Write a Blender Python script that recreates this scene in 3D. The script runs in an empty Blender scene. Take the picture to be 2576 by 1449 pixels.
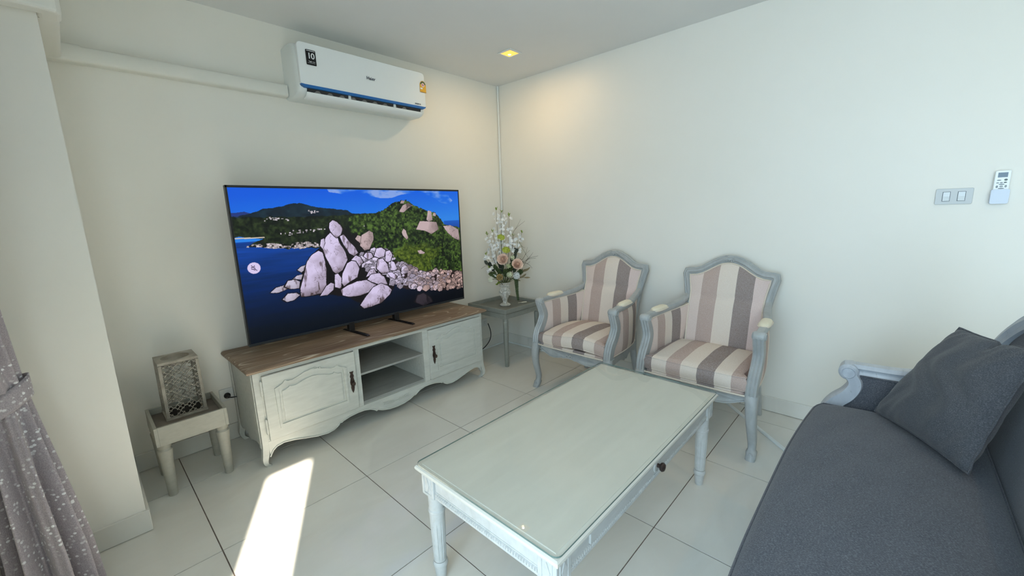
import bpy, bmesh, math, random
import numpy as np
from mathutils import Vector, Matrix

scene = bpy.context.scene
C = scene.collection
PI = math.pi

# ------------------------------------------------------------------ camera
F_PX = 1030.26
YAW, PITCH, ROLL = math.radians(46.737), math.radians(10.62), math.radians(-1.747)
cam_data = bpy.data.cameras.new('camera')
cam_data.sensor_width = 36.0
cam_data.lens = F_PX / 2576 * 36.0
cam_data.clip_start = 0.03
cam = bpy.data.objects.new('camera', cam_data)
C.objects.link(cam)
_f = Vector((math.sin(YAW) * math.cos(PITCH), math.cos(YAW) * math.cos(PITCH), -math.sin(PITCH)))
_r = Vector((math.cos(YAW), -math.sin(YAW), 0))
_u = _r.cross(_f)
_r2 = _r * math.cos(ROLL) + _u * math.sin(ROLL)
_u2 = -_r * math.sin(ROLL) + _u * math.cos(ROLL)
_m = Matrix((_r2, _u2, -_f)).transposed().to_4x4()
_m.translation = Vector((-2.789, -2.727, 1.264))
cam.matrix_world = _m
scene.camera = cam

# ------------------------------------------------------------------ world, sun, exposure
EXPOSURE = 1.15
SKY = 2.6
SUN = 16.0
world = bpy.data.worlds.new('sky')
scene.world = world
world.use_nodes = True
_bg = world.node_tree.nodes['Background']
_bg.inputs['Color'].default_value = (0.60, 0.82, 1.0, 1)
_bg.inputs['Strength'].default_value = SKY
sun_data = bpy.data.lights.new('sun', 'SUN')
sun_data.energy = SUN
sun_data.angle = math.radians(0.55)
sun_data.color = (1.0, 0.90, 0.76)
sun = bpy.data.objects.new('sun', sun_data)
C.objects.link(sun)
sun.location = (-6, -9, 6)
sun.rotation_euler = Vector((0.447, 0.894, -0.80)).to_track_quat('-Z', 'Y').to_euler()
por = bpy.data.lights.new('window_portal', 'AREA')     # guides sky sampling through the door opening; emits nothing itself
por.shape = 'RECTANGLE'; por.size = 2.5; por.size_y = 2.2
por.cycles.is_portal = True
po = bpy.data.objects.new('window_portal', por)
C.objects.link(po)
po.location = (-3.24, -3.15, 1.1)
po.rotation_euler = Vector((1, 0, 0)).to_track_quat('-Z', 'Z').to_euler()
vs = scene.view_settings
vs.view_transform = 'Standard'; vs.look = 'None'; vs.exposure = EXPOSURE; vs.gamma = 1.0
vs.use_curve_mapping = False
scene.cycles.use_denoising = True
scene.cycles.max_bounces = 14
scene.cycles.diffuse_bounces = 8
scene.cycles.glossy_bounces = 5
scene.cycles.transmission_bounces = 6
scene.cycles.transparent_max_bounces = 12
scene.cycles.sample_clamp_indirect = 6.0
scene.cycles.caustics_reflective = True
scene.cycles.caustics_refractive = False

# ------------------------------------------------------------------ helpers
def S(r, g, b):
    def f(c):
        c /= 255.0
        return c / 12.92 if c <= 0.04045 else ((c + 0.055) / 1.055) ** 2.4
    return (f(r), f(g), f(b), 1.0)

def spline(pts, n=8, closed=False):
    P = [np.array(p, float) for p in pts]
    out = []
    m = len(P)
    rng = range(m if closed else m - 1)
    for i in rng:
        if closed:
            p0, p1, p2, p3 = P[(i - 1) % m], P[i], P[(i + 1) % m], P[(i + 2) % m]
        else:
            p1, p2 = P[i], P[i + 1]
            p0 = P[i - 1] if i > 0 else 2 * p1 - p2
            p3 = P[i + 2] if i + 2 < m else 2 * p2 - p1
        for k in range(n):
            t = k / n
            out.append(0.5 * (2 * p1 + (p2 - p0) * t + (2 * p0 - 5 * p1 + 4 * p2 - p3) * t * t + (3 * p1 - p0 - 3 * p2 + p3) * t ** 3))
    if not closed:
        out.append(P[-1])
    return [tuple(float(c) for c in p) for p in out]

class MB:
    def __init__(self):
        self.v = []; self.f = []
    def add(self, vs_, fs):
        o = len(self.v)
        self.v += [tuple(map(float, p)) for p in vs_]
        self.f += [tuple(i + o for i in f) for f in fs]
        return self
    def box(self, x0, x1, y0, y1, z0, z1):
        vs_ = [(x, y, z) for z in (z0, z1) for y in (y0, y1) for x in (x0, x1)]
        return self.add(vs_, [(0, 2, 3, 1), (4, 5, 7, 6), (0, 1, 5, 4), (2, 6, 7, 3), (0, 4, 6, 2), (1, 3, 7, 5)])
    def prism(self, poly, fn, t0, t1):
        n = len(poly)
        vs_ = [fn(a, b, t0) for a, b in poly] + [fn(a, b, t1) for a, b in poly]
        fs = [tuple(range(n - 1, -1, -1)), tuple(range(n, 2 * n))]
        fs += [(i, (i + 1) % n, n + (i + 1) % n, n + i) for i in range(n)]
        return self.add(vs_, fs)
    def lathe(self, prof, c=(0, 0, 0), n=24, rf=None, axis='z'):
        vs_ = []; fs = []
        for (r, z) in prof:
            for k in range(n):
                a = 2 * PI * k / n
                rr = rf(r, z, a) if rf else r
                p = (rr * math.cos(a), rr * math.sin(a), z)
                if axis == 'y': p = (p[0], -p[2], p[1])
                if axis == 'x': p = (p[2], p[0], p[1])
                vs_.append((c[0] + p[0], c[1] + p[1], c[2] + p[2]))
        m = len(prof)
        for j in range(m - 1):
            for k in range(n):
                k2 = (k + 1) % n
                fs.append((j * n + k, j * n + k2, (j + 1) * n + k2, (j + 1) * n + k))
        fs.append(tuple(range(n - 1, -1, -1)))
        fs.append(tuple((m - 1) * n + k for k in range(n)))
        return self.add(vs_, fs)
    def loft(self, rings, closed=False, caps=True):
        n = len(rings[0]); m = len(rings)
        vs_ = [p for r in rings for p in r]
        fs = []
        for j in range(m if closed else m - 1):
            j2 = (j + 1) % m
            for k in range(n):
                k2 = (k + 1) % n
                fs.append((j * n + k, j * n + k2, j2 * n + k2, j2 * n + k))
        if caps and not closed:
            fs.append(tuple(range(n - 1, -1, -1)))
            fs.append(tuple((m - 1) * n + k for k in range(n)))
        return self.add(vs_, fs)
    def tube(self, pts, r, n=8, closed=False):
        P = [Vector(p) for p in pts]
        m = len(P)
        R = r if hasattr(r, '__len__') else [r] * m
        rings = []
        up = None
        for i in range(m):
            a = P[(i - 1) % m] if (closed or i > 0) else P[i]
            b = P[(i + 1) % m] if (closed or i < m - 1) else P[i]
            t = (b - a).normalized()
            if up is None:
                ref = Vector((0, 0, 1)) if abs(t.z) < 0.9 else Vector((1, 0, 0))
                up = (ref - t * ref.dot(t)).normalized()
            else:
                up = (up - t * up.dot(t)).normalized()
            s = t.cross(up)
            rings.append([tuple(P[i] + (up * math.cos(2 * PI * k / n) + s * math.sin(2 * PI * k / n)) * R[i]) for k in range(n)])
        return self.loft(rings, closed)
    SEC = [(-1, -.55), (-.75, -1), (.75, -1), (1, -.55), (1, .55), (.75, 1), (-.75, 1), (-1, .55)]
    def sweep(self, pts, up, w, h, sec=None, closed=False):
        """bar of half-width w (in the plane of the path) and half-thickness h (along up)"""
        sec = sec or MB.SEC
        P = [Vector(p) for p in pts]; m = len(P); up = Vector(up).normalized()
        W = w if hasattr(w, '__len__') else [w] * m
        H = h if hasattr(h, '__len__') else [h] * m
        rings = []
        for i in range(m):
            a = P[(i - 1) % m] if (closed or i > 0) else P[i]
            b = P[(i + 1) % m] if (closed or i < m - 1) else P[i]
            t = (b - a).normalized()
            nrm = t.cross(up).normalized()
            k = 1.0
            if (closed or 0 < i < m - 1):
                d1 = (P[i] - a).normalized(); d2 = (b - P[i]).normalized()
                c = max(-1, min(1, d1.dot(d2)))
                k = 1 / max(0.5, math.sqrt((1 + c) / 2))
            rings.append([tuple(P[i] + nrm * (s[0] * W[i] * k) + up * (s[1] * H[i])) for s in sec])
        return self.loft(rings, closed)
    def grid(self, fn, nu, nv, wrap_u=False):
        vs_ = [fn(i / (nu if wrap_u else nu - 1), j / (nv - 1)) for j in range(nv) for i in range(nu)]
        fs = []
        for j in range(nv - 1):
            for i in range(nu if wrap_u else nu - 1):
                i2 = (i + 1) % nu
                fs.append((j * nu + i, j * nu + i2, (j + 1) * nu + i2, (j + 1) * nu + i))
        return self.add(vs_, fs)
    def ball(self, c, r, n=10, m=7):
        rx, ry, rz = r if hasattr(r, '__len__') else (r, r, r)
        prof = [(math.sin(PI * j / m), -math.cos(PI * j / m)) for j in range(m + 1)]
        vs_ = [(c[0], c[1], c[2] - rz)]; fs = []
        for j in range(1, m):
            for k in range(n):
                a = 2 * PI * k / n
                vs_.append((c[0] + rx * prof[j][0] * math.cos(a), c[1] + ry * prof[j][0] * math.sin(a), c[2] + rz * prof[j][1]))
        vs_.append((c[0], c[1], c[2] + rz))
        top = len(vs_) - 1
        for k in range(n):
            k2 = (k + 1) % n
            fs.append((0, 1 + k2, 1 + k))
            fs.append((top, top - n + k, top - n + k2))
            for j in range(m - 2):
                a = 1 + j * n
                fs.append((a + k, a + k2, a + n + k2, a + n + k))
        return self.add(vs_, fs)
    def xf(self, M):
        self.v = [tuple(M @ Vector(p)) for p in self.v]
        return self
    def mesh(self, name, smooth=None):
        me = bpy.data.meshes.new(name)
        me.from_pydata(self.v, [], self.f)
        bm = bmesh.new(); bm.from_mesh(me)
        bmesh.ops.recalc_face_normals(bm, faces=bm.faces)
        bm.to_mesh(me); bm.free()
        if smooth is not None:
            me.polygons.foreach_set('use_smooth', [True] * len(me.polygons))
            if smooth < 180:
                me.set_sharp_from_angle(angle=math.radians(smooth))
        me.update()
        return me
    def build(self, name, mat, parent=None, smooth=None, bevel=0, seg=2):
        me = self.mesh(name, smooth)
        me.materials.append(mat)
        return link(name, me, parent, bevel, seg)

def link(name, me, parent=None, bevel=0, seg=2, loc=None):
    o = bpy.data.objects.new(name, me)
    C.objects.link(o)
    if parent is not None:
        o.parent = parent
    if loc is not None:
        o.location = loc
    if bevel:
        b = o.modifiers.new('bevel', 'BEVEL')
        b.width = bevel; b.segments = seg; b.limit_method = 'ANGLE'; b.angle_limit = math.radians(35)
        b.use_clamp_overlap = True
        b.harden_normals = False
    return o

def box(name, mat, parent, x0, x1, y0, y1, z0, z1, bevel=0.002, seg=2):
    return MB().box(x0, x1, y0, y1, z0, z1).build(name, mat, parent, bevel=bevel, seg=seg)

def tag(o, label, cat, group=None):
    o['label'] = label; o['category'] = cat
    if group: o['group'] = group
    return o

def thing(name, label, cat, loc=(0, 0, 0), rotz=0.0, group=None):
    o = bpy.data.objects.new(name, None)
    o.empty_display_size = 0.05
    C.objects.link(o); o.location = loc; o.rotation_euler = (0, 0, rotz)
    return tag(o, label, cat, group)

def structure(o, label=None, cat=None):
    o['kind'] = 'structure'
    if label: o['label'] = label
    if cat: o['category'] = cat
    return o

def rounded_rect(x0, x1, y0, y1, r, n=5):
    out = []
    for cx, cy, a0 in ((x1 - r, y1 - r, 0), (x0 + r, y1 - r, PI / 2), (x0 + r, y0 + r, PI), (x1 - r, y0 + r, 1.5 * PI)):
        for k in range(n + 1):
            a = a0 + PI / 2 * k / n
            out.append((cx + r * math.cos(a), cy + r * math.sin(a)))
    return out

def text_mesh(txt, size, extrude=0.0006, space=1.0, bold=0.0):
    cu = bpy.data.curves.new('lettering', 'FONT')
    cu.body = txt; cu.size = size; cu.extrude = extrude; cu.align_x = 'CENTER'; cu.align_y = 'CENTER'
    cu.space_character = space; cu.offset = bold
    o = bpy.data.objects.new('lettering_source', cu)
    C.objects.link(o)
    dg = bpy.context.evaluated_depsgraph_get()
    me = bpy.data.meshes.new_from_object(o.evaluated_get(dg))
    bpy.data.objects.remove(o); bpy.data.curves.remove(cu)
    me.name = 'lettering'
    return me

# ------------------------------------------------------------------ materials
def new_mat(name):
    m = bpy.data.materials.new(name); m.use_nodes = True
    nt = m.node_tree
    return m, nt, nt.nodes['Principled BSDF']

def N(nt, kind, **kw):
    n = nt.nodes.new(kind)
    for k, v in kw.items():
        setattr(n, k, v)
    return n

def plain(name, col, rough=0.5, metal=0.0, spec=0.5, coat=0.0, emit=None, estr=0.0):
    m, nt, b = new_mat(name)
    b.inputs['Base Color'].default_value = col
    b.inputs['Roughness'].default_value = rough
    b.inputs['Metallic'].default_value = metal
    b.inputs['Specular IOR Level'].default_value = spec
    b.inputs['Coat Weight'].default_value = coat
    b.inputs['Coat Roughness'].default_value = 0.05
    if emit:
        b.inputs['Emission Color'].default_value = emit
        b.inputs['Emission Strength'].default_value = estr
    return m

def coords(nt, scale, rot=(0, 0, 0)):
    tc = N(nt, 'ShaderNodeTexCoord')
    mp = N(nt, 'ShaderNodeMapping')
    mp.inputs['Scale'].default_value = scale
    mp.inputs['Rotation'].default_value = rot
    nt.links.new(tc.outputs['Object'], mp.inputs['Vector'])
    return mp.outputs['Vector']

def noise(nt, vec, scale=1.0, detail=4.0, rough=0.55, dist=0.0):
    n = N(nt, 'ShaderNodeTexNoise')
    n.inputs['Scale'].default_value = scale; n.inputs['Detail'].default_value = detail
    n.inputs['Roughness'].default_value = rough; n.inputs['Distortion'].default_value = dist
    nt.links.new(vec, n.inputs['Vector'])
    return n.outputs['Fac']

def ramp(nt, fac, stops, const=False):
    r = N(nt, 'ShaderNodeValToRGB')
    cr = r.color_ramp
    cr.interpolation = 'CONSTANT' if const else 'LINEAR'
    while len(cr.elements) < len(stops):
        cr.elements.new(1.0)
    for e, (p, c) in zip(cr.elements, stops):
        e.position = p; e.color = c
    nt.links.new(fac, r.inputs['Fac'])
    return r.outputs['Color']

def mix(nt, fac, a, b, mode='MIX'):
    n = N(nt, 'ShaderNodeMix', data_type='RGBA', blend_type=mode)
    for sock, v in ((n.inputs[0], fac), (n.inputs[6], a), (n.inputs[7], b)):
        if isinstance(v, (int, float, tuple)):
            sock.default_value = v
        else:
            nt.links.new(v, sock)
    return n.outputs[2]

def bump(nt, b, height, strength=0.2, dist=0.002):
    n = N(nt, 'ShaderNodeBump')
    n.inputs['Strength'].default_value = strength; n.inputs['Distance'].default_value = dist
    nt.links.new(height, n.inputs['Height'])
    nt.links.new(n.outputs['Normal'], b.inputs['Normal'])

def painted(name, base, light, dark, rough=0.45, stroke=(60, 6, 6), wear=0.62, bumps=0.25):
    """brushed chalk paint: streaks along the grain, a little of the undercoat rubbed through"""
    m, nt, b = new_mat(name)
    v = coords(nt, stroke)
    n1 = noise(nt, v, 1.0, 5, 0.6, 0.4)
    v2 = coords(nt, (5, 5, 5))
    n2 = noise(nt, v2, 1.0, 4, 0.6)
    n3 = noise(nt, coords(nt, (stroke[0] * 1.7, stroke[1] * 1.7, stroke[2] * 1.7)), 1.0, 6, 0.7, 0.8)
    c = mix(nt, ramp(nt, n1, [(0.32, (0, 0, 0, 1)), (0.72, (1, 1, 1, 1))]), base, light)
    c = mix(nt, ramp(nt, n2, [(0.45, (0, 0, 0, 1)), (0.75, (.55, .55, .55, 1))]), c, light)
    c = mix(nt, ramp(nt, n3, [(wear, (0, 0, 0, 1)), (wear + 0.16, (.8, .8, .8, 1))]), c, dark)
    nt.links.new(c, b.inputs['Base Color'])
    b.inputs['Roughness'].default_value = rough
    bump(nt, b, n1, bumps, 0.001)
    return m

def cloth(name, base, fleck=None, rough=0.95, weave=900, amount=0.12, bstr=0.25, blotch=0.1):
    m, nt, b = new_mat(name)
    n1 = noise(nt, coords(nt, (weave, weave * 0.5, weave)), 1.0, 2, 0.6)
    n2 = noise(nt, coords(nt, (9, 9, 9)), 1.0, 3, 0.6)
    dk = tuple(c * (1 - amount * 2) for c in base[:3]) + (1,)
    lt = fleck or tuple(min(1, c * (1 + amount * 2)) for c in base[:3]) + (1,)
    c = ramp(nt, n1, [(0.3, dk), (0.5, base), (0.72, lt)])
    c = mix(nt, ramp(nt, n2, [(0.3, (0, 0, 0, 1)), (0.7, (blotch * 4, blotch * 4, blotch * 4, 1))]), c, lt)
    nt.links.new(c, b.inputs['Base Color'])
    b.inputs['Roughness'].default_value = rough
    b.inputs['Specular IOR Level'].default_value = 0.2
    b.inputs['Sheen Weight'].default_value = 0.15
    bump(nt, b, n1, bstr, 0.0008)
    return m

def striped(name, axis, edges):
    """woven stripes across one object axis: edges = [(start, colour), ...]"""
    m, nt, b = new_mat(name)
    tc = N(nt, 'ShaderNodeTexCoord'); sp = N(nt, 'ShaderNodeSeparateXYZ')
    nt.links.new(tc.outputs['Object'], sp.inputs['Vector'])
    mr = N(nt, 'ShaderNodeMapRange')
    mr.inputs['From Min'].default_value = -1.0; mr.inputs['From Max'].default_value = 1.0
    nt.links.new(sp.outputs[axis], mr.inputs['Value'])
    col = ramp(nt, mr.outputs['Result'], [(0.0 if i == 0 else (p + 1) / 2, c) for i, (p, c) in enumerate(edges)], True)
    n1 = noise(nt, coords(nt, (700, 700, 160)), 1.0, 2, 0.6)
    n2 = noise(nt, coords(nt, (160, 160, 700)), 1.0, 2, 0.6)
    col = mix(nt, ramp(nt, n1, [(0.3, (.35, .35, .35, 1)), (0.7, (0, 0, 0, 1))]), col, (0.75, 0.72, 0.7, 1), 'MULTIPLY')
    col = mix(nt, ramp(nt, n2, [(0.35, (0, 0, 0, 1)), (0.7, (.18, .18, .18, 1))]), col, (1, 1, 1, 1), 'SCREEN')
    nt.links.new(col, b.inputs['Base Color'])
    b.inputs['Roughness'].default_value = 0.95
    b.inputs['Specular IOR Level'].default_value = 0.15
    bump(nt, b, n1, 0.2, 0.0008)
    return m

def surface(name, c1, c2, scale=3.0, rough=0.5, spec=0.5, bstr=0.0, bscale=60.0, coat=0.0):
    m, nt, b = new_mat(name)
    n = noise(nt, coords(nt, (scale,) * 3), 1.0, 4, 0.55)
    nt.links.new(ramp(nt, n, [(0.3, c1), (0.7, c2)]), b.inputs['Base Color'])
    b.inputs['Roughness'].default_value = rough
    b.inputs['Specular IOR Level'].default_value = spec
    b.inputs['Coat Weight'].default_value = coat
    b.inputs['Coat Roughness'].default_value = 0.04
    if bstr:
        bump(nt, b, noise(nt, coords(nt, (bscale,) * 3), 1.0, 3), bstr, 0.001)
    return m

M = {}
M['wall'] = surface('wall_paint', S(232, 229, 219), S(235, 232, 223), 1.5, 0.42, 0.4, 0.05, 90)
M['ceiling'] = surface('ceiling_paint', S(222, 223, 222), S(226, 227, 226), 1.5, 0.6, 0.3)
M['grout'] = surface('grout', S(96, 82, 74), S(128, 116, 108), 30, 0.9)
M['trim_white'] = plain('white_plastic_trim', S(228, 232, 230), 0.35)
M['white_plastic'] = plain('white_plastic', S(236, 240, 240), 0.22)
M['ac_side'] = plain('ac_plastic', S(226, 231, 229), 0.35)
M['beige_plastic'] = plain('trunking_plastic', S(228, 227, 218), 0.4)
M['black'] = plain('black_plastic', S(22, 22, 24), 0.35)
M['dark_iron'] = surface('dark_iron', S(38, 28, 24), S(66, 48, 40), 60, 0.45, 0.5, 0.3, 300)
M['blue'] = plain('blue_strip', S(24, 104, 176), 0.3)
M['slot'] = plain('dark_slot', S(38, 36, 36), 0.6)
M['vane'] = plain('grey_vane', S(120, 116, 112), 0.5)
M['alu'] = plain('white_aluminium', S(225, 225, 222), 0.4)
M['concrete'] = surface('pale_concrete', S(176, 178, 180), S(190, 192, 194), 4, 0.8)

def tile_mat():
    m, nt, b = new_mat('polished_tile')
    oi = N(nt, 'ShaderNodeObjectInfo')
    n = noise(nt, coords(nt, (2.2, 5.5, 1), (0, 0, 0.5)), 1.0, 5, 0.6, 1.2)
    c = ramp(nt, n, [(0.3, S(220, 217, 208)), (0.7, S(228, 226, 218))])
    c = mix(nt, ramp(nt, oi.outputs['Random'], [(0, (0, 0, 0, 1)), (1, (.35, .35, .35, 1))]), c, S(216, 216, 210))
    nt.links.new(c, b.inputs['Base Color'])
    b.inputs['Roughness'].default_value = 0.07
    b.inputs['Specular IOR Level'].default_value = 0.55
    return m
M['tile'] = tile_mat()
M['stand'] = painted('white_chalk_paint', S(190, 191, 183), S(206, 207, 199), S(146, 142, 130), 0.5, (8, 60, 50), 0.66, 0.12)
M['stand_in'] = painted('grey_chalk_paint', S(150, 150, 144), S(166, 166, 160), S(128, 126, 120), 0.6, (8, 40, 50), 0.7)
M['chairpaint'] = painted('blue_grey_chalk_paint', S(158, 161, 160), S(176, 179, 178), S(122, 119, 112), 0.42, (22, 22, 12), 0.67, 0.1)
M['tablepaint'] = painted('white_washed_paint', S(184, 185, 182), S(200, 201, 199), S(140, 136, 128), 0.45, (10, 40, 30), 0.68, 0.1)
M['tabletop'] = painted('grey_white_top', S(206, 203, 193), S(213, 210, 200), S(198, 195, 185), 0.5, (3, 22, 5), 0.7, 0.1)
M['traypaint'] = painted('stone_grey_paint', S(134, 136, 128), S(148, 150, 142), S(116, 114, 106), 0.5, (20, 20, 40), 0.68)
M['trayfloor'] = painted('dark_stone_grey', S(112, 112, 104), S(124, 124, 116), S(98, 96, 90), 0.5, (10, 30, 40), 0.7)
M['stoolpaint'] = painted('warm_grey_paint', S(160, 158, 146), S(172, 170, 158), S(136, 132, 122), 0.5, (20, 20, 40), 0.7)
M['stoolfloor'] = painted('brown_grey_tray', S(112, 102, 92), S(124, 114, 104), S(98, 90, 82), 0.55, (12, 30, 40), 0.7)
M['sofawood'] = painted('sofa_grey_paint', S(170, 176, 184), S(190, 196, 202), S(120, 120, 120), 0.42, (14, 30, 14), 0.62)
M['pewter'] = surface('pewter_resin', S(136, 129, 116), S(166, 159, 146), 25, 0.45, 0.5, 0.2, 120)
M['inside'] = plain('dark_lantern_inside', S(46, 42, 38), 0.8)

LIGHT, CREAM, TAUPE, DARK, PINK = S(222, 203, 193), S(225, 211, 197), S(184, 161, 150), S(142, 126, 121), S(216, 194, 187)
M['stripe_back'] = striped('striped_back_linen', 1, [(-1, LIGHT), (-.148, TAUPE), (-.048, CREAM), (.05, DARK), (.148, PINK)])
M['stripe_seat'] = striped('striped_seat_linen', 1, [(-1, DARK), (-.222, CREAM), (-.138, TAUPE), (-.056, CREAM), (.028, DARK), (.112, CREAM), (.195, TAUPE)])
M['stripe_arm'] = striped('striped_arm_linen', 0, [(-1, LIGHT), (.22, DARK), (.305, CREAM), (.39, TAUPE), (.475, LIGHT)])
M['piping'] = cloth('beige_piping', S(216, 204, 188), None, 0.9, 500, 0.06)
M['armpad'] = cloth('cream_arm_pad', S(226, 216, 192), None, 0.9, 500, 0.05)
M['sofa'] = cloth('charcoal_wool', S(80, 83, 90), S(112, 115, 122), 0.95, 520, 0.16, 0.3, 0.03)
M['pillow'] = cloth('charcoal_pillow', S(74, 77, 82), S(102, 104, 108), 0.95, 520, 0.15, 0.3, 0.03)

def wood_top():
    m, nt, b = new_mat('limed_brown_wood')
    nc = noise(nt, coords(nt, (0.55, 6.5, 6.5)), 1.0, 1.5, 0.5, 0.3)
    mu = N(nt, 'ShaderNodeMath', operation='MULTIPLY'); mu.inputs[1].default_value = 16.0
    nt.links.new(nc, mu.inputs[0])
    w = N(nt, 'ShaderNodeMath', operation='PINGPONG'); w.inputs[1].default_value = 0.5     # growth rings as contour lines
    nt.links.new(mu.outputs[0], w.inputs[0])
    n1 = noise(nt, coords(nt, (6, 160, 160)), 1.0, 4, 0.6)
    n2 = noise(nt, coords(nt, (1.6, 4, 4)), 1.0, 4, 0.6)
    c = ramp(nt, n2, [(0.3, S(122, 98, 78)), (0.7, S(158, 134, 110))])
    c = mix(nt, ramp(nt, n1, [(0.4, (.5, .5, .5, 1)), (0.65, (0, 0, 0, 1))]), c, S(108, 86, 68))
    lines = ramp(nt, w.outputs[0], [(0.0, (.75, .75, .75, 1)), (0.045, (.45, .45, .45, 1)), (0.09, (0, 0, 0, 1))])
    c = mix(nt, lines, c, S(208, 194, 172))
    nt.links.new(c, b.inputs['Base Color'])
    b.inputs['Roughness'].default_value = 0.5
    bump(nt, b, n1, 0.25, 0.001)
    return m
M['wood'] = wood_top()

def glass_sheet():
    m, nt, b = new_mat('clear_glass')
    nt.nodes.remove(b)
    out = nt.nodes['Material Output']
    tr = N(nt, 'ShaderNodeBsdfTransparent'); tr.inputs['Color'].default_value = (0.98, 0.988, 0.98, 1)
    gl = N(nt, 'ShaderNodeBsdfGlossy'); gl.inputs['Roughness'].default_value = 0.0
    fr = N(nt, 'ShaderNodeFresnel'); fr.inputs['IOR'].default_value = 1.45
    ms = N(nt, 'ShaderNodeMixShader')
    ge = N(nt, 'ShaderNodeNewGeometry')
    fm_ = N(nt, 'ShaderNodeMath', operation='SUBTRACT'); fm_.inputs[0].default_value = 1.0
    nt.links.new(ge.outputs['Backfacing'], fm_.inputs[1])
    mu = N(nt, 'ShaderNodeMath', operation='MULTIPLY')      # reflect at the outer faces only, no trapped light inside the sheet
    nt.links.new(fr.outputs[0], mu.inputs[0]); nt.links.new(fm_.outputs[0], mu.inputs[1])
    nt.links.new(mu.outputs[0], ms.inputs[0]); nt.links.new(tr.outputs[0], ms.inputs[1]); nt.links.new(gl.outputs[0], ms.inputs[2])
    nt.links.new(ms.outputs[0], out.inputs['Surface'])
    return m
M['glass'] = glass_sheet()
M['glass_edge'] = plain('green_glass_edge', S(96, 116, 110), .15)

def curtain_mat():
    m, nt, b = new_mat('flecked_curtain')
    vo = N(nt, 'ShaderNodeTexVoronoi', feature='F1')
    vo.inputs['Scale'].default_value = 1.0
    nt.links.new(coords(nt, (62, 62, 74)), vo.inputs['Vector'])
    n = noise(nt, coords(nt, (400, 400, 250)), 1.0, 2)
    n2 = noise(nt, coords(nt, (14, 14, 14)), 1.0, 2)
    base = ramp(nt, n, [(0.35, S(142, 135, 141)), (0.65, S(166, 158, 163))])
    f = ramp(nt, vo.outputs['Distance'], [(0.24, (1, 1, 1, 1)), (0.33, (0, 0, 0, 1))])
    f = mix(nt, 1.0, f, ramp(nt, n2, [(0.40, (0, 0, 0, 1)), (0.58, (.95, .95, .95, 1))]), 'MULTIPLY')
    c = mix(nt, f, base, S(226, 228, 230))
    nt.links.new(c, b.inputs['Base Color'])
    b.inputs['Roughness'].default_value = 0.8
    b.inputs['Sheen Weight'].default_value = 0.2
    return m
M['curtain'] = curtain_mat()

# ================================================================== THE ROOM
XL, YF, H = -3.10, -6.0, 2.351
SILL_Y0, SILL_Y1, LINTEL = -4.40, -1.90, 2.20

floor = structure(MB().box(XL - .15, 0.15, YF - .15, 0.15, -0.08, -0.0025).build('floor', M['grout']))
TX, TY, T, GAP = -1.973, -0.936, 0.6, 0.0042
_full = None
xs = [TX + T * k for k in range(-2, 5)]; ys = [TY + T * k for k in range(-9, 3)]
for x in xs:
    for y in ys:
        x0, x1, y0, y1 = max(x, XL), min(x + T, 0), max(y, YF), min(y + T, 0)
        if x1 - x0 < 0.02 or y1 - y0 < 0.02:
            continue
        g = GAP / 2
        if x1 - x0 > T - 1e-6 and y1 - y0 > T - 1e-6:
            if _full is None:
                _full = MB().box(g, T - g, g, T - g, -0.012, 0).mesh('tile'); _full.materials.append(M['tile'])
            link('tile', _full, floor, loc=(x0, y0, 0))
        else:
            me = MB().box(g, x1 - x0 - g, g, y1 - y0 - g, -0.012, 0).mesh('tile'); me.materials.append(M['tile'])
            link('tile', me, floor, loc=(x0, y0, 0))

structure(MB().box(XL - .15, .15, YF - .15, .15, H, H + .12).build('ceiling', M['ceiling']))
structure(MB().box(XL - .15, .15, 0, .15, 0, H).build('wall_back', M['wall']))
structure(MB().box(0, .15, YF - .15, 0, 0, H).build('wall_right', M['wall']))
structure(MB().box(XL - .15, 0, YF - .15, YF, 0, H).build('wall_front', M['wall']))
structure(MB().box(XL - .15, XL, YF, SILL_Y0, 0, H).box(XL - .15, XL, SILL_Y1, 0, 0, H)
          .box(XL - .15, XL, SILL_Y0, SILL_Y1, LINTEL, H).build('wall_left', M['wall']))
COLX, COLY = -2.75, -0.57
structure(MB().box(XL, COLX, COLY, 0, 0, H).build('wall_column', M['wall']))

w1 = structure(bpy.data.objects.new('window_1', None)); C.objects.link(w1)
fr = MB()
for (a, b) in ((SILL_Y0, SILL_Y0 + .04), (SILL_Y1 - .04, SILL_Y1)):
    fr.box(XL - .10, XL - .04, a, b, 0.0, LINTEL)
fr.box(XL - .10, XL - .04, SILL_Y0, SILL_Y1, LINTEL - .04, LINTEL)
fr.build('window_frame', M['alu'], w1, bevel=.003)
MB().box(XL - .13, XL - .02, SILL_Y0, SILL_Y1, -.0024, .018).build('sill_track', M['alu'], w1)

structure(MB().box(-5.6, XL - .15, -4.7, 1.2, -.14, -.04).build('floor_balcony', M['concrete']))
pt = MB()
FY0, FY1 = -4.67, -4.60                     # unseen fin added outside; its gaps cut the sun into strips on the floor
pt.box(-4.118, -3.25, FY0, FY1, -.04, 7)
pt.box(-4.585, -4.345, FY0, FY1, -.04, 7)
pt.box(-5.6, -4.600, FY0, FY1, -.04, 7)
pt.box(-4.600, -4.585, FY0, FY1, 3.58, 7)
pt.box(-4.345, -4.118, FY0, FY1, 3.66, 7)
structure(pt.build('wall_sun_blocker', M['wall']))

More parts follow.
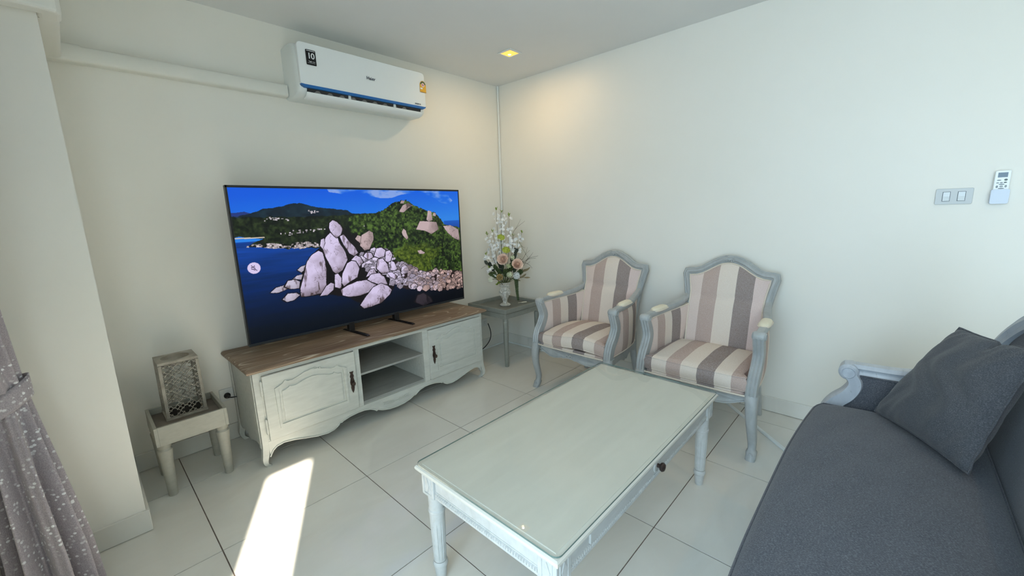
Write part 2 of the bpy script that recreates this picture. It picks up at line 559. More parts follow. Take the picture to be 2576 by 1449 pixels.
# skirting of floor tile, each length a piece of its own
def skirting(name, along, fixed, a0, a1, inward, start):
    root = structure(bpy.data.objects.new(name, None)); C.objects.link(root)
    k = math.floor((a0 - start) / T)
    while start + T * k < a1:
        s, e = max(a0, start + T * k), min(a1, start + T * (k + 1))
        k += 1
        if e - s < .01: continue
        lo, hi = sorted((fixed, fixed + inward))
        if along == 'x':
            box('skirting_tile', M['tile'], root, s + .001, e - .001, lo, hi, .002, .095, .0015, 1)
        else:
            box('skirting_tile', M['tile'], root, lo, hi, s + .001, e - .001, .002, .095, .0015, 1)
    return root
skirting('baseboard_back', 'x', 0, COLX + .011, 0, -.011, -0.395 - T * 4)
skirting('baseboard_right', 'y', 0, YF, -.011, -.011, -0.30 - T * 10)
skirting('baseboard_column', 'x', COLY, XL, COLX + .011, -.011, -3.2)
skirting('baseboard_column_side', 'y', COLX, COLY, 0, .011, -.57)
skirting('baseboard_left', 'y', XL, YF, SILL_Y0 - .01, .011, -6)
# white cable strip along the skirting of the far corner
tr1 = MB().box(-.80, -.0112, -.024, -.0112, .0005, .014).build('trim_1', M['trim_white'], None, bevel=.004)
structure(tr1)
tr2 = MB().box(-.024, -.0112, -1.55, -.0245, .0005, .014).build('trim_2', M['trim_white'], None, bevel=.004)
structure(tr2)

# ------------------------------------------------------------------ pipe in the corner, trunking
pp = MB().tube([(-.011, -.011, H - .001), (-.011, -.011, .096)], .0085, 12)
o = pp.build('conduit_pipe', M['trim_white'], smooth=40)
tag(o, 'thin white conduit pipe running up the corner between the walls', 'pipe')
MB().tube([(-.011, -.011, H - .03), (-.011, -.011, H - .004)], .0105, 12).build('coupling', M['trim_white'], o, smooth=40)

tk = thing('cable_trunking', 'cream plastic trunking along the wall up to the air conditioner', 'trunking', (-2.2, 0, 1.99))
tk2 = thing('cable_trunking', 'short cream trunking along the side of the column', 'trunking', (COLX, -.3, 1.99))
tk3 = thing('cable_trunking', 'cream trunking with elbow wrapping the front of the column', 'trunking', (-2.9, COLY, 1.99))
Z0, Z1, DP = 1.957, 2.026, .055
M['vane_line'] = plain('seam_grey', S(150, 148, 136), .6)
def at(mb, root): return mb.xf(Matrix.Translation(-Vector(root.location)))
def duct(mb, axis, a0, a1, f, inward, grow=0.0, r=.016):
    prof = [(0, Z0 - grow), (DP - r + grow, Z0 - grow)] + [(DP - r + grow + r * math.sin(t), Z0 - grow + r - r * math.cos(t)) for t in (PI / 8, PI / 4, 3 * PI / 8, PI / 2)] + \
           [(DP - r + grow + r * math.cos(t), Z1 + grow - r + r * math.sin(t)) for t in (PI / 8, PI / 4, 3 * PI / 8, PI / 2)] + [(0, Z1 + grow)]
    if axis == 'x':
        mb.prism(prof, lambda p, q, t: (t, f + inward * p, q), a0, a1)
    else:
        mb.prism(prof, lambda p, q, t: (f + inward * p, t, q), a0, a1)
    return mb
at(duct(MB(), 'x', -2.64, -1.795, 0, -1), tk).build('duct_run', M['beige_plastic'], tk, smooth=50)
at(duct(MB(), 'x', COLX + .001, -2.632, 0, -1, .003), tk).build('inside_elbow', M['beige_plastic'], tk, smooth=50)
at(duct(MB(), 'y', COLY + .049, -.059, COLX, 1), tk2).build('duct_return', M['beige_plastic'], tk2, smooth=50)
at(MB().box(COLX + .0552, COLX + .0560, COLY + .06, -.07, 1.990, 1.9925), tk2).build('lid_seam', M['vane_line'], tk2)
at(duct(MB(), 'x', XL, XL + .245, COLY, -1), tk3).build('duct_front', M['beige_plastic'], tk3, smooth=50)
ob = MB()
ob.prism([(XL + .24, COLY), (XL + .24, COLY - DP - .004), (COLX + .03, COLY - DP - .004), (COLX + DP - .008, COLY - DP + .008), (COLX + DP + .004, COLY - .03), (COLX + DP + .004, COLY + .05), (COLX, COLY + .05), (COLX, COLY)],
         lambda a, b, t: (a, b, t), Z0 - .004, Z1 + .004)
at(ob, tk3).build('outside_elbow', M['beige_plastic'], tk3, bevel=.012, seg=3)

# ------------------------------------------------------------------ air conditioner
AX0, AX1 = -1.79, -.925
ac = thing('air_conditioner', 'white wall air conditioner with a blue strip under its front panel', 'air conditioner', ((AX0 + AX1) / 2, 0, 1.945))
hx = (AX1 - AX0) / 2
def bodyprof(g=0.0):
    return [(0, 0.0 - g), (.045, -.002 - g), (.10, -.002 - g), (.145, .003 - g), (.172, .014 - g), (.184, .030), (.19 + g, .075), (.19 + g, .15), (.182 + g, .22), (.17 + g, .26), (.15, .28 + g), (.12, .288 + g), (0, .288 + g)]
rings = []
for x, s in ((-hx, .80), (-hx + .004, .92), (-hx + .014, .98), (-hx + .03, 1.0), (hx - .03, 1.0), (hx - .014, .98), (hx - .004, .92), (hx, .80)):
    rings.append([(x, -d * (1 if d == 0 else s), .144 + (z - .144) * (s * .5 + .5)) for d, z in bodyprof()])
MB().loft(rings).build('body', M['ac_side'], ac, smooth=35)
# front panel: slightly bowed slab with rounded corners
def acpanel(z):          # depth of the panel face at a height
    return .2065 - .10 * max(0, (z - .19)) ** 1.5 * 1.2
pn = MB()
outl = rounded_rect(-hx + .012, hx - .012, .046, .279, .022, 5)
def pfn(a, b, t):
    return (a, -(acpanel(b) - (0.0 if t else .03)), b)
pn.prism(outl, pfn, 0, 1)
pn.build('front_panel', M['white_plastic'], ac, smooth=30, bevel=.003)
bl = MB()
bl.prism([(-hx + .013, .058), (-hx + .020, .048), (-hx + .034, .0405), (hx - .034, .0405), (hx - .020, .048), (hx - .013, .060), (hx - .020, .0565), (hx - .034, .0565), (-hx + .034, .0565), (-hx + .024, .0575)],
         lambda a, b, t: (a, -t, b), .18, .2095)
bl.build('blue_strip', M['blue'], ac, bevel=.001)
# outlet: dark slot with vanes and a lower flap
sl = MB()
sl.prism([(.16, .018), (.1865, .018), (.1945, .0395), (.1945, .0405), (.15, .0405)], lambda a, b, t: (t, -a, b), -hx + .05, hx - .05)
sl.build('air_slot', M['slot'], ac)
for k in range(9):
    x = -hx + .085 + k * .072
    MB().prism([(x, .021), (x + .045, .021), (x + .03, .034), (x + .016, .034)], lambda a, b, t: (a, -t - (b - .021) * .35, b), .184, .1885).build('vane', M['vane'], ac)
for x in (-.135, .175):
    MB().box(x - .008, x + .008, -.1960, -.17, .018, .0405).build('slot_divider', M['ac_side'], ac)
fl = MB()
fpr = [(.1900, .0225), (.1945, .0205), (.1930, .012), (.184, .000), (.168, -.008), (.145, -.0115), (.145, -.004), (.165, -.001), (.178, .007), (.185, .016)]
fl.prism(fpr, lambda a, b, t: (t, -a, b), -hx + .045, hx - .04)
fl.build('air_flap', M['white_plastic'], ac, smooth=45)
MB().box(-.03, .03, -.125, -.105, -.0005, .012).build('latch_clip', M['ac_side'], ac, bevel=.002)

def decal(name, me, mat, parent, x, y, z, rx=PI / 2):
    me.materials.clear(); me.materials.append(mat)
    o = link(name, me, parent); o.location = (x, y, z); o.rotation_euler = (rx, 0, 0)
    return o
M['ink'] = plain('dark_blue_ink', S(30, 40, 62), 0.5)
M['sticker_black'] = plain('black_sticker', S(18, 18, 20), 0.25)
M['sticker_white'] = plain('white_print', S(232, 234, 236), 0.5)
M['sticker_yellow'] = plain('yellow_sticker', S(226, 168, 30), 0.5)
M['sticker_green'] = plain('green_print', S(40, 84, 60), 0.5)
M['sticker_red'] = plain('red_print', S(196, 60, 60), 0.5)
ACY = -.2085
decal('lettering', text_mesh('Haier', .027, bold=.00015), M['ink'], ac, .011, ACY, .163)
decal('lettering', text_mesh('INVERTER', .0095, bold=.0002, space=1.15), M['ink'], ac, .353, ACY, .068)
st = MB().prism(rounded_rect(-.377, -.322, .163, .243, .004, 3), lambda a, b, t: (a, -(acpanel(b) + t), b), .0002, .0016).build('black_sticker', M['sticker_black'], ac)
decal('lettering', text_mesh('10', .043, bold=.0006, space=.9), M['sticker_white'], st, -.349, -.2078, .210)
for (x0, x1, z0, z1) in ((-.372, -.327, .236, .2385), (-.369, -.330, .1735, .1745), (-.345, -.329, .181, .1825)):
    MB().box(x0, x1, -.2086, -.2070, z0, z1).build('print_line', M['sticker_white'], st)
MB().ball((-.352, -.2080, .181), (.003, .0008, .003), 8, 5).build('print_dot', M['sticker_white'], st)
ar = MB().tube([(-.364 + .006 * math.cos(t), -.2082, .178 + .006 * math.sin(t)) for t in np.linspace(0, PI / 2, 6)], .001, 4).build('print_arc', M['sticker_white'], st)
es = MB().prism([(.378, .150), (.428, .150), (.428, .200), (.424, .212), (.414, .222), (.403, .226), (.392, .222), (.382, .212), (.378, .200)],
                lambda a, b, t: (a, -(acpanel(b) + t), b), .0002, .0016).build('energy_sticker', M['sticker_yellow'], ac)
MB().grid(lambda u, v: (.403 + (.012 + .009 * v) * math.cos(PI * u), -(.2085), .201 + (.012 + .009 * v) * math.sin(PI * u)), 14, 2).build('green_arch', M['sticker_green'], es)
MB().prism([(.403 + .0125 * math.cos(a), .198 + .0125 * math.sin(a)) for a in np.linspace(0, 2 * PI, 16, endpoint=False)], lambda a, b, t: (a, -t, b), .2075, .2088).build('badge', M['sticker_white'], es)
MB().prism([(.403 + .0085 * math.cos(a), .198 + .0085 * math.sin(a)) for a in np.linspace(0, 2 * PI, 16, endpoint=False)], lambda a, b, t: (a, -t, b), .2075, .2092).build('badge', M['sticker_red'], es)
decal('lettering', text_mesh('5', .014, bold=.0003), M['sticker_white'], es, .403, -.2098, .198)
MB().box(.381, .400, -.2090, -.2070, .170, .180).build('print_block', M['sticker_white'], es)
MB().box(.380, .427, -.2088, -.2070, .151, .153).build('print_line', M['dark_iron'], es)

# ------------------------------------------------------------------ ceiling downlight
M['lamp'] = plain('warm_lamp', S(255, 200, 90), 0.5, emit=S(255, 186, 84), estr=0.55)
M['bulb'] = plain('lamp_bulb', S(255, 230, 170), 0.5, emit=S(255, 222, 150), estr=10.0)
def downlight(label, x, y):
    dl = thing('downlight', label, 'light', (x, y, H))
    s, q = .062, .046
    rim = MB()
    for (a0, a1, b0, b1) in ((-s, s, q, s), (-s, s, -s, -q), (-s, -q, -q, q), (q, s, -q, q)):
        rim.box(a0, a1, b0, b1, -.006, -.0005)
    rim.build('rim', M['trim_white'], dl, bevel=.002)
    dla = bpy.data.lights.new('downlight_lamp', 'AREA'); dla.energy = 1.6; dla.shape = 'DISK'; dla.size = .014; dla.color = (1.0, .70, .36)
    dlo = bpy.data.objects.new('downlight_lamp', dla); C.objects.link(dlo); dlo.parent = dl; dlo.location = (0, 0, -.008)
    MB().box(-q, q, -q, q, -.0035, -.0008).build('diffuser', M['lamp'], dl)
    MB().ball((.018, .018, -.0030), (.012, .012, .0022), 14, 6).build('bulb', M['bulb'], dl, smooth=60)
downlight('square recessed downlight glowing warm yellow in the ceiling corner', -.498, -.617)
downlight('square downlight added out of view above the sofa for warm light', -1.49, -3.6)  # unseen lamp, added to warm the light on the walls

# ------------------------------------------------------------------ switch and remote on the right wall
sw = thing('light_switch', 'grey double rocker light switch plate on white wall', 'switch', (-.0005, -2.900, 1.270))
MB().prism(rounded_rect(-.0595, .0595, -.0355, .0355, .005, 3), lambda a, b, t: (-t, a, b), 0, .007).build('plate', plain('silver_plate', S(196, 200, 200), .35), sw, bevel=.0015)
M['groove'] = plain('dark_groove', S(88, 96, 104), .6)
for yy in (.024, -.024):
    MB().box(-.0082, -.006, yy - .0128, yy + .0128, -.0215, .0215).build('rocker_surround', M['groove'], sw)
    MB().prism([(.0125, -.020), (.0095, 0), (.0098, .020), (.006, .020), (.006, -.020)], lambda a, b, t: (-a, t, b), yy - .0112, yy + .0112).build('rocker', plain('rocker_white', S(214, 220, 222), .15), sw, bevel=.0006)

rc = thing('remote_holder', 'white remote control holder fixed to the wall beside the light switch', 'holder', (-.0005, -3.035, 1.232))
hm = MB()
hm.prism(rounded_rect(-.027, .027, 0, .062, .007, 3), lambda a, b, t: (-t, a, b), 0, .003)
hm.prism(rounded_rect(-.027, .027, 0, .062, .007, 3), lambda a, b, t: (-t, a, b), .026, .029)
hm.box(-.028, -.001, -.027, -.0245, .004, .060); hm.box(-.028, -.001, .0245, .027, .004, .060); hm.box(-.028, -.001, -.022, .022, 0, .003)
hm.build('holder', plain('lilac_white_plastic', S(206, 216, 230), .3), rc, bevel=.0008)
re = thing('remote_control', 'white remote control with grey buttons standing in wall holder', 'remote', (-.0005, -3.035, 1.232))
MB().prism(rounded_rect(-.0225, .0225, .004, .140, .005, 3), lambda a, b, t: (-t, a, b), .005, .0235).build('case', M['white_plastic'], re, bevel=.002)
MB().box(-.0245, -.0233, -.0135, .0145, .112, .132).build('display', plain('lcd_grey', S(92, 112, 128), .25), re)
M['btn'] = plain('grey_button', S(150, 160, 164), .5)
M['btn_dark'] = plain('dark_button', S(110, 122, 120), .5)
for (y, z, ry, rz, mt) in ((.009, .100, .0065, .0025, 'btn'), (-.010, .101, .0052, .0046, 'btn_dark'), (.012, .089, .0045, .0026, 'btn'), (.0015, .0895, .0045, .0026, 'btn'), (-.0095, .090, .0048, .0028, 'btn_dark'),
                            (.0125, .073, .0035, .0055, 'btn'), (.0, .074, .0055, .0035, 'btn'), (-.0125, .074, .0035, .0055, 'btn'), (0, .0825, .009, .0025, 'btn'), (0, .0655, .009, .0025, 'btn')):
    MB().ball((-.0236, y, z), (.0014, ry, rz), 12, 6).build('button', M[mt], re, smooth=60)

# ------------------------------------------------------------------ wall sockets, plug and cables
M['socket'] = plain('socket_white', S(222, 224, 220), .4)
def socket(label, x, z):
    t = thing('wall_socket', label, 'socket', (x, -.0005, z))
    MB().prism(rounded_rect(-.06, .06, -.036, .036, .005, 3), lambda a, b, t_: (a, -t_, b), 0, .008).build('plate', M['socket'], t, bevel=.0015)
    for dx in (-.026, .026):
        MB().box(dx - .014, dx + .014, -.0092, -.0075, -.022, .022).build('insert', M['socket'], t, bevel=.0005)
        for (sx, sz) in ((-.006, .006), (.006, .006), (0, -.008)):
            MB().ball((dx + sx, -.0092, sz), (.0028, .0008, .0028), 8, 4).build('hole', M['black'], t)
    return t
socket('white wall socket with a black plug beside the television cabinet', -2.29, .278)
socket('white wall socket under the corner side table', -.315, .256)
pl = thing('power_plug', 'black power plug pushed into the wall socket beside the cabinet', 'plug', (-2.316, -.0095, .275))
pb = MB(); pb.lathe([(.015, 0), (.017, .008), (.0155, .016), (.009, .022), (.007, .036), (.0045, .045)], (0, 0, 0), 16, axis='y')
pb.build('plug_body', M['black'], pl, smooth=40)
MB().tube(spline([(0, -.044, 0), (.012, -.062, .002), (.035, -.07, 0), (.060, -.064, -.02), (.075, -.05, -.06)], 6), .0035, 8).build('cord', M['black'], pl, smooth=60)
cb = MB().tube(spline([(-.252, -.018, .24), (-.258, -.055, .17), (-.285, -.075, .11), (-.34, -.075, .058), (-.42, -.07, .025), (-.52, -.06, .0045), (-.66, -.06, .0045)], 8), .004, 8).build('power_cable', M['black'], smooth=60)
tag(cb, 'black power cable drooping to the floor under the corner table', 'cable')

# ================================================================== TELEVISION AND ITS CABINET
SX0, SX1, SYF, SYB = -2.285, -.748, -.475, -.035
SC = (SX0 + SX1) / 2
tv_c = thing('tv_cabinet', 'low white distressed television cabinet with a brown wooden top and scalloped apron', 'cabinet', (SC, 0, 0))
hw = (SX1 - SX0) / 2
top = MB()
for (z, o_) in ((.513, .010), (.516, .022), (.521, .028), (.528, .030), (.534, .027), (.538, .020), (.540, .012)):
    pass
rings = []
for (z, o_) in ((.513, .008), (.516, .020), (.521, .028), (.529, .030), (.535, .026), (.539, .018), (.540, .010)):
    x0, x1, y0, y1 = -hw - o_, hw + o_, SYF - o_, SYB + .012
    rings.append([(x0, y0, z), (x1, y0, z), (x1, y1, z), (x0, y1, z)])
top.loft(rings).build('top', M['wood'], tv_c, smooth=25)
st_, ra = .035, .02
side_prof = [(SYF + .02, .10), (SYF + .02, .513), (SYB, .513), (SYB, .10), (SYB - .05, .085), (SYB - .14, .105), (SYB - .2, .085), (SYB - .22, .075), (SYB - .24, .085), (SYB - .32, .105)]
for s in (-1, 1):
    x = s * hw
    MB().prism(side_prof, lambda a, b, t: (t, a, b), x - s * .002, x - s * .02).build('side_panel', M['stand'], tv_c, bevel=.001)
    # framing stiles on the side
    MB().box(min(x, x + s * .004), max(x, x + s * .004), SYB - .035, SYB, .10, .513).build('side_stile', M['stand'], tv_c, bevel=.0015)
    MB().box(min(x, x + s * .004), max(x, x + s * .004), SYF + .02, SYF + .045, .10, .513).build('side_stile', M['stand'], tv_c, bevel=.0015)
    # front corner post running down into a curved foot
    post = spline([(0, .513), (0, .30), (0, .14), (.004, .09), (.010, .05), (.006, .022), (-.004, .006), (-.008, .0)], 5)
    wd = [max(.0, 0) + (.030 if z > .06 else .030 - (.06 - z) * .25 if z > .02 else .020 + (.02 - z) * .3) for _, z in post]
    m_ = MB()
    rr = []
    for (dx, z), w_ in zip(post, wd):
        xo = x - s * dx * -1
        xi = xo - s * w_
        yo = SYF - (dx * .8); yi = yo + max(.028, w_)
        rr.append([(xo, yo, z), (xi, yo, z), (xi, yi, z), (xo, yi, z)])
    m_.loft(rr).build('corner_post', M['stand'], tv_c, smooth=40, bevel=.003)
    rb = []
    for (dx, z), w_ in zip(post, wd):
        if z > .16: continue
        xo = x + s * dx; xi = xo - s * w_
        yo = SYB - .0 - (-dx * .3); yi = yo - max(.028, w_)
        rb.append([(xo, min(yo, -.0125), z), (xi, min(yo, -.0125), z), (xi, yi, z), (xo, yi, z)])
    MB().loft(rb).build('rear_foot', M['stand'], tv_c, smooth=40, bevel=.003)
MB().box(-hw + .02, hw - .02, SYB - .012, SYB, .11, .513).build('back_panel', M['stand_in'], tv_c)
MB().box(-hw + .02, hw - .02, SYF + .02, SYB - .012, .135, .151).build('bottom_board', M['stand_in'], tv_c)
# face frame
MB().box(-hw + .03, hw - .03, SYF, SYF + .022, .492, .513).build('top_rail', M['stand'], tv_c, bevel=.001)
for (a, b) in ((-.250, -.216), (.231, .272), (-.742, -.70), (.70, .742)):
    MB().box(a, b, SYF + .001, SYF + .022, .135, .493).build('stile', M['stand'], tv_c, bevel=.0015)
for (a, b) in ((-.240, -.222), (.236, .254)):
    MB().box(a, b, SYF + .022, SYB - .012, .150, .513).build('divider', M['stand'], tv_c)
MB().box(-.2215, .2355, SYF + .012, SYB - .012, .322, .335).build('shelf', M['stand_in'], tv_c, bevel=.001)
# scalloped apron
ap = [(0, .044), (.05, .047), (.10, .058), (.132, .074), (.142, .070), (.150, .078), (.18, .095), (.22, .104), (.26, .105), (.31, .100), (.35, .090), (.362, .083), (.372, .086), (.385, .072), (.41, .058), (.445, .053),
      (.50, .060), (.56, .076), (.62, .093), (.67, .101), (.705, .095), (.725, .080), (.736, .062), (.742, .050)]
low = [(-x, z) for x, z in reversed(ap)] + ap[1:]
poly = low + [(.742, .136), (-.742, .136)]
MB().prism(poly, lambda a, b, t: (a, t, b), SYF - .001, SYF + .021).build('apron', M['stand'], tv_c, bevel=.0015)
MB().sweep([(x, SYF - .0015, z + .003) for x, z in low], (0, 1, 0), .0035, .004).build('apron_bead', M['stand'], tv_c, smooth=50)
# carved leaf sprig in the middle of the apron
cv = MB()
for s in (-1, 1):
    cv.tube([(0, SYF - .002, .088), (s * .04, SYF - .003, .092), (s * .088, SYF - .002, .100)], [.0028, .0022, .001], 6)
    for k in range(6):
        x = s * (.012 + k * .0135); z = .0895 + k * .0018
        for sg in (-1, 1):
            cv.tube([(x, SYF - .002, z), (x + s * .008, SYF - .004, z + sg * .007), (x + s * .017, SYF - .002, z + sg * .0095)], [.0008, .0026, .0004], 6)
cv.build('carved_sprig', M['stand'], tv_c, smooth=60)

def cabinet_door(x0, x1, z0, z1, handle_side, hinges):
    d = MB().box(x0, x1, SYF - .016, SYF + .004, z0, z1).build('door', M['stand'], tv_c, bevel=.003)
    w, h = x1 - x0, z1 - z0
    a0, a1 = x0 + .058, x1 - .066 if handle_side > 0 else x1 - .058
    if handle_side < 0: a0 = x0 + .066
    b0, bt = z0 + .062, z1 - .078
    ww = a1 - a0
    def outline(g):
        pts = [(a0 + g, b0 + g), (a0 + g, bt - g)]
        tp = [(0, 0), (.05, .003), (.10, .012), (.125, .022), (.15, .015), (.22, .014), (.30, .024), (.40, .036), (.50, .041)]
        tp = tp + [(1 - f, z) for f, z in reversed(tp[:-1])]
        pts += [(a0 + g + (ww - 2 * g) * f, bt - g + z * (1 - g * 8)) for f, z in tp[1:-1]]
        pts += [(a1 - g, bt - g), (a1 - g, b0 + g)]
        return pts
    po_ = outline(0)
    MB().sweep([(x, SYF - .016, z) for x, z in po_], (0, 1, 0), .0075, .0095, sec=[(-1, -.6), (1, -.6), (1, .2), (.5, .9), (.1, .4), (-.3, 1), (-.8, .8), (-1, .2)], closed=True).build('door_moulding', M['stand'], d, smooth=45)
    pi_ = outline(.022)
    MB().prism(pi_, lambda a, b, t: (a, t, b), SYF - .0155, SYF - .0225).build('raised_panel', M['stand'], d, bevel=.003)
    # carved leaf on the crest of the moulding
    lf = MB()
    cx = a0 + ww * .5
    for k, (dx, dz, l) in enumerate(((-.03, .044, .03), (-.01, .049, .03), (.012, .052, .022), (.03, .046, .014))):
        lf.tube([(cx + dx - l, SYF - .017, bt + dz - .008), (cx + dx, SYF - .021, bt + dz), (cx + dx + l * .6, SYF - .017, bt + dz + .001)], [.001, .0042, .001], 6)
    lf.ball((cx + .045, SYF - .018, bt + .045), (.006, .004, .006), 10, 6)
    lf.build('carved_leaf', M['stand'], d, smooth=60)
    # iron escutcheon with key
    hx_ = x1 - .029 if handle_side > 0 else x0 + .034
    zc = .313
    half = [(0, .064), (.005, .062), (.010, .066), (.0115, .058), (.007, .052), (.0095, .044), (.0125, .034), (.0085, .026), (.0110, .012), (.0135, 0), (.0120, -.012), (.0085, -.022), (.0105, -.034), (.0085, -.044), (.0065, -.054), (.003, -.062)]
    poly_ = [(hx_ + a, zc + b) for a, b in half] + [(hx_, zc - .068)] + [(hx_ - a, zc + b) for a, b in reversed(half[1:])]
    hd = MB().prism(poly_, lambda a, b, t: (a, t, b), SYF - .0165, SYF - .0195).build('handle', M['dark_iron'], d, bevel=.001)
    ky = MB()
    ky.tube([(hx_, SYF - .018, zc - .006), (hx_, SYF - .036, zc - .006)], .003, 8)
    ky.prism([(hx_ + .009 * math.cos(t), zc - .006 + .012 * math.sin(t)) for t in np.linspace(0, 2 * PI, 14, endpoint=False)], lambda a, b, t: (a, t, b), SYF - .036, SYF - .040)
    ky.build('key', M['dark_iron'], hd, smooth=50)
    if hinges:
        xh = x0 - .006 if handle_side > 0 else x1 + .006
        for zz in (.39, .185):
            hb = MB().tube([(xh, SYF - .010, zz), (xh, SYF - .010, zz + .072)], .0058, 10)
            hb.ball((xh, SYF - .010, zz + .074), .0050, 8, 5); hb.ball((xh, SYF - .010, zz - .002), .0050, 8, 5)
            hb.tube([(xh, SYF - .010, zz + .035), (xh, SYF - .010, zz + .037)], .0066, 10)
            hb.build('hinge', M['stand'], d, smooth=50)
cabinet_door(-.733, -.252, .142, .490, 1, True)
cabinet_door(.270, .741, .142, .490, -1, True)

# ------------------------------------------------------------------ television
TVX0, TVX1, TVY, TVZ0, TVZ1 = -2.224, -.715, -.243, .588, 1.436
tvc = (TVX0 + TVX1) / 2
tv = thing('television', 'large flat screen television showing a rocky green coast under blue sky', 'television', (tvc, TVY, .5402))
thw, tz0, tz1 = (TVX1 - TVX0) / 2, TVZ0 - .5402, TVZ1 - .5402
MB().box(-thw, thw, .002, .030, tz0, tz1).build('housing', M['black'], tv, bevel=.003)
MB().box(-thw * .8, thw * .8, .030, .052, tz0 + .03, tz0 + .50).build('rear_cover', M['black'], tv, bevel=.01)
M['bezel'] = plain('bezel_grey', S(52, 56, 60), .35, .3)
bz = MB()
for (a, b, c, d) in ((-thw, thw, tz1 - .012, tz1), (-thw, -thw + .009, tz0, tz1), (thw - .009, thw, tz0, tz1)):
    bz.box(a, b, -.004, .004, c, d)
bz.build('bezel', M['black'], tv, bevel=.001)
MB().box(-thw, thw, -.005, .004, tz0, tz0 + .013).build('lower_bezel', M['bezel'], tv, bevel=.001)

def poly_mask(poly, U, V):
    inside = np.zeros(U.shape, bool)
    n = len(poly)
    for i in range(n):
        x1, y1 = poly[i]; x2, y2 = poly[(i + 1) % n]
        if y1 == y2: continue
        c = ((V >= min(y1, y2)) & (V < max(y1, y2)))
        xi = x1 + (V - y1) / (y2 - y1) * (x2 - x1)
        inside ^= c & (U < xi)
    return inside

def fbm(U, V, sx, sy, seed, octs=4):
    rng = np.random.RandomState(seed); out = np.zeros(U.shape); amp = 1; tot = 0
    for o_ in range(octs):
        g = rng.rand(97, 97)
        x = U * sx * 2 ** o_; y = V * sy * 2 ** o_
        xi = np.floor(x).astype(int); yi = np.floor(y).astype(int); fx = x - xi; fy = y - yi
        fx = fx * fx * (3 - 2 * fx); fy = fy * fy * (3 - 2 * fy)
        a = g[yi % 97, xi % 97]; b = g[yi % 97, (xi + 1) % 97]; c = g[(yi + 1) % 97, xi % 97]; d = g[(yi + 1) % 97, (xi + 1) % 97]
        out += amp * ((a * (1 - fx) + b * fx) * (1 - fy) + (c * (1 - fx) + d * fx) * fy); tot += amp; amp *= .55
    return out / tot

PIC = {
    'far': [(-0.014, 0.845), (0.014, 0.847), (0.04, 0.853), (0.061, 0.84), (0.055, 0.745), (-0.02, 0.752)],
    'mount': [(-0.016, 0.816), (0.027, 0.828), (0.061, 0.841), (0.097, 0.866), (0.133, 0.876), (0.166, 0.884), (0.191, 0.899), (0.226, 0.904), (0.251, 0.894), (0.295, 0.874), (0.322, 0.869), (0.369, 0.857), (0.408, 0.85), (0.427, 0.826), (0.463, 0.822), (0.545, 0.823), (0.538, 0.697), (-0.022, 0.723)],
    'forest': [(-0.016, 0.816), (0.06, 0.819), (0.161, 0.814), (0.273, 0.809), (0.386, 0.815), (0.544, 0.82), (0.625, 0.689), (0.529, 0.532), (0.447, 0.527), (0.372, 0.558), (0.292, 0.592), (0.206, 0.592), (0.108, 0.616), (0.032, 0.629), (0.053, 0.655), (0.089, 0.68), (0.001, 0.699), (-0.023, 0.709)],
    'hill': [(0.426, 0.813), (0.545, 0.825), (0.569, 0.851), (0.605, 0.882), (0.635, 0.904), (0.666, 0.921), (0.7, 0.92), (0.727, 0.888), (0.764, 0.858), (0.803, 0.832), (0.85, 0.815), (0.876, 0.767), (0.91, 0.703), (1.006, 0.671), (1.025, 0.116), (0.834, 0.284), (0.639, 0.358), (0.553, 0.434), (0.473, 0.505), (0.424, 0.585), (0.41, 0.701)],
    'bush': [(0.609, 0.5), (0.66, 0.55), (0.776, 0.533), (0.843, 0.481), (0.831, 0.379), (0.793, 0.314), (0.715, 0.352), (0.654, 0.414)],
    'sand': [(-0.002, 0.693), (0.091, 0.689), (0.093, 0.683), (0.054, 0.682), (-0.001, 0.686)],
    'gaps': [(0.186, 0.259), (0.2, 0.421), (0.238, 0.53), (0.292, 0.604), (0.329, 0.751), (0.381, 0.73), (0.418, 0.665), (0.445, 0.689), (0.46, 0.579), (0.513, 0.544), (0.6, 0.434), (0.625, 0.322), (0.588, 0.194), (0.524, 0.107), (0.445, 0.095), (0.357, 0.206), (0.285, 0.241)],
    'shore': [(0.03, 0.629), (0.052, 0.651), (0.084, 0.673), (0.118, 0.645), (0.175, 0.633), (0.253, 0.643), (0.292, 0.604), (0.206, 0.591), (0.108, 0.613)],
    'field': [(0.446, 0.509), (0.513, 0.544), (0.586, 0.513), (0.612, 0.432), (0.677, 0.37), (0.766, 0.31), (0.835, 0.315), (0.907, 0.278), (1.03, 0.25), (1.024, 0.093), (0.899, 0.106), (0.758, 0.146), (0.631, 0.202), (0.584, 0.244), (0.571, 0.335), (0.466, 0.378)],
    'cloud0': [(0.326, 1.017), (1.013, 1.035), (1.011, 0.998), (0.668, 0.96), (0.619, 0.937), (0.55, 0.931), (0.507, 0.942), (0.461, 0.969), (0.385, 0.958), (0.338, 0.976)],
    'cloud1': [(0.783, 0.98), (0.837, 0.991), (0.936, 0.976), (0.967, 0.925), (0.947, 0.899), (0.896, 0.905), (0.835, 0.941), (0.789, 0.956)],
}
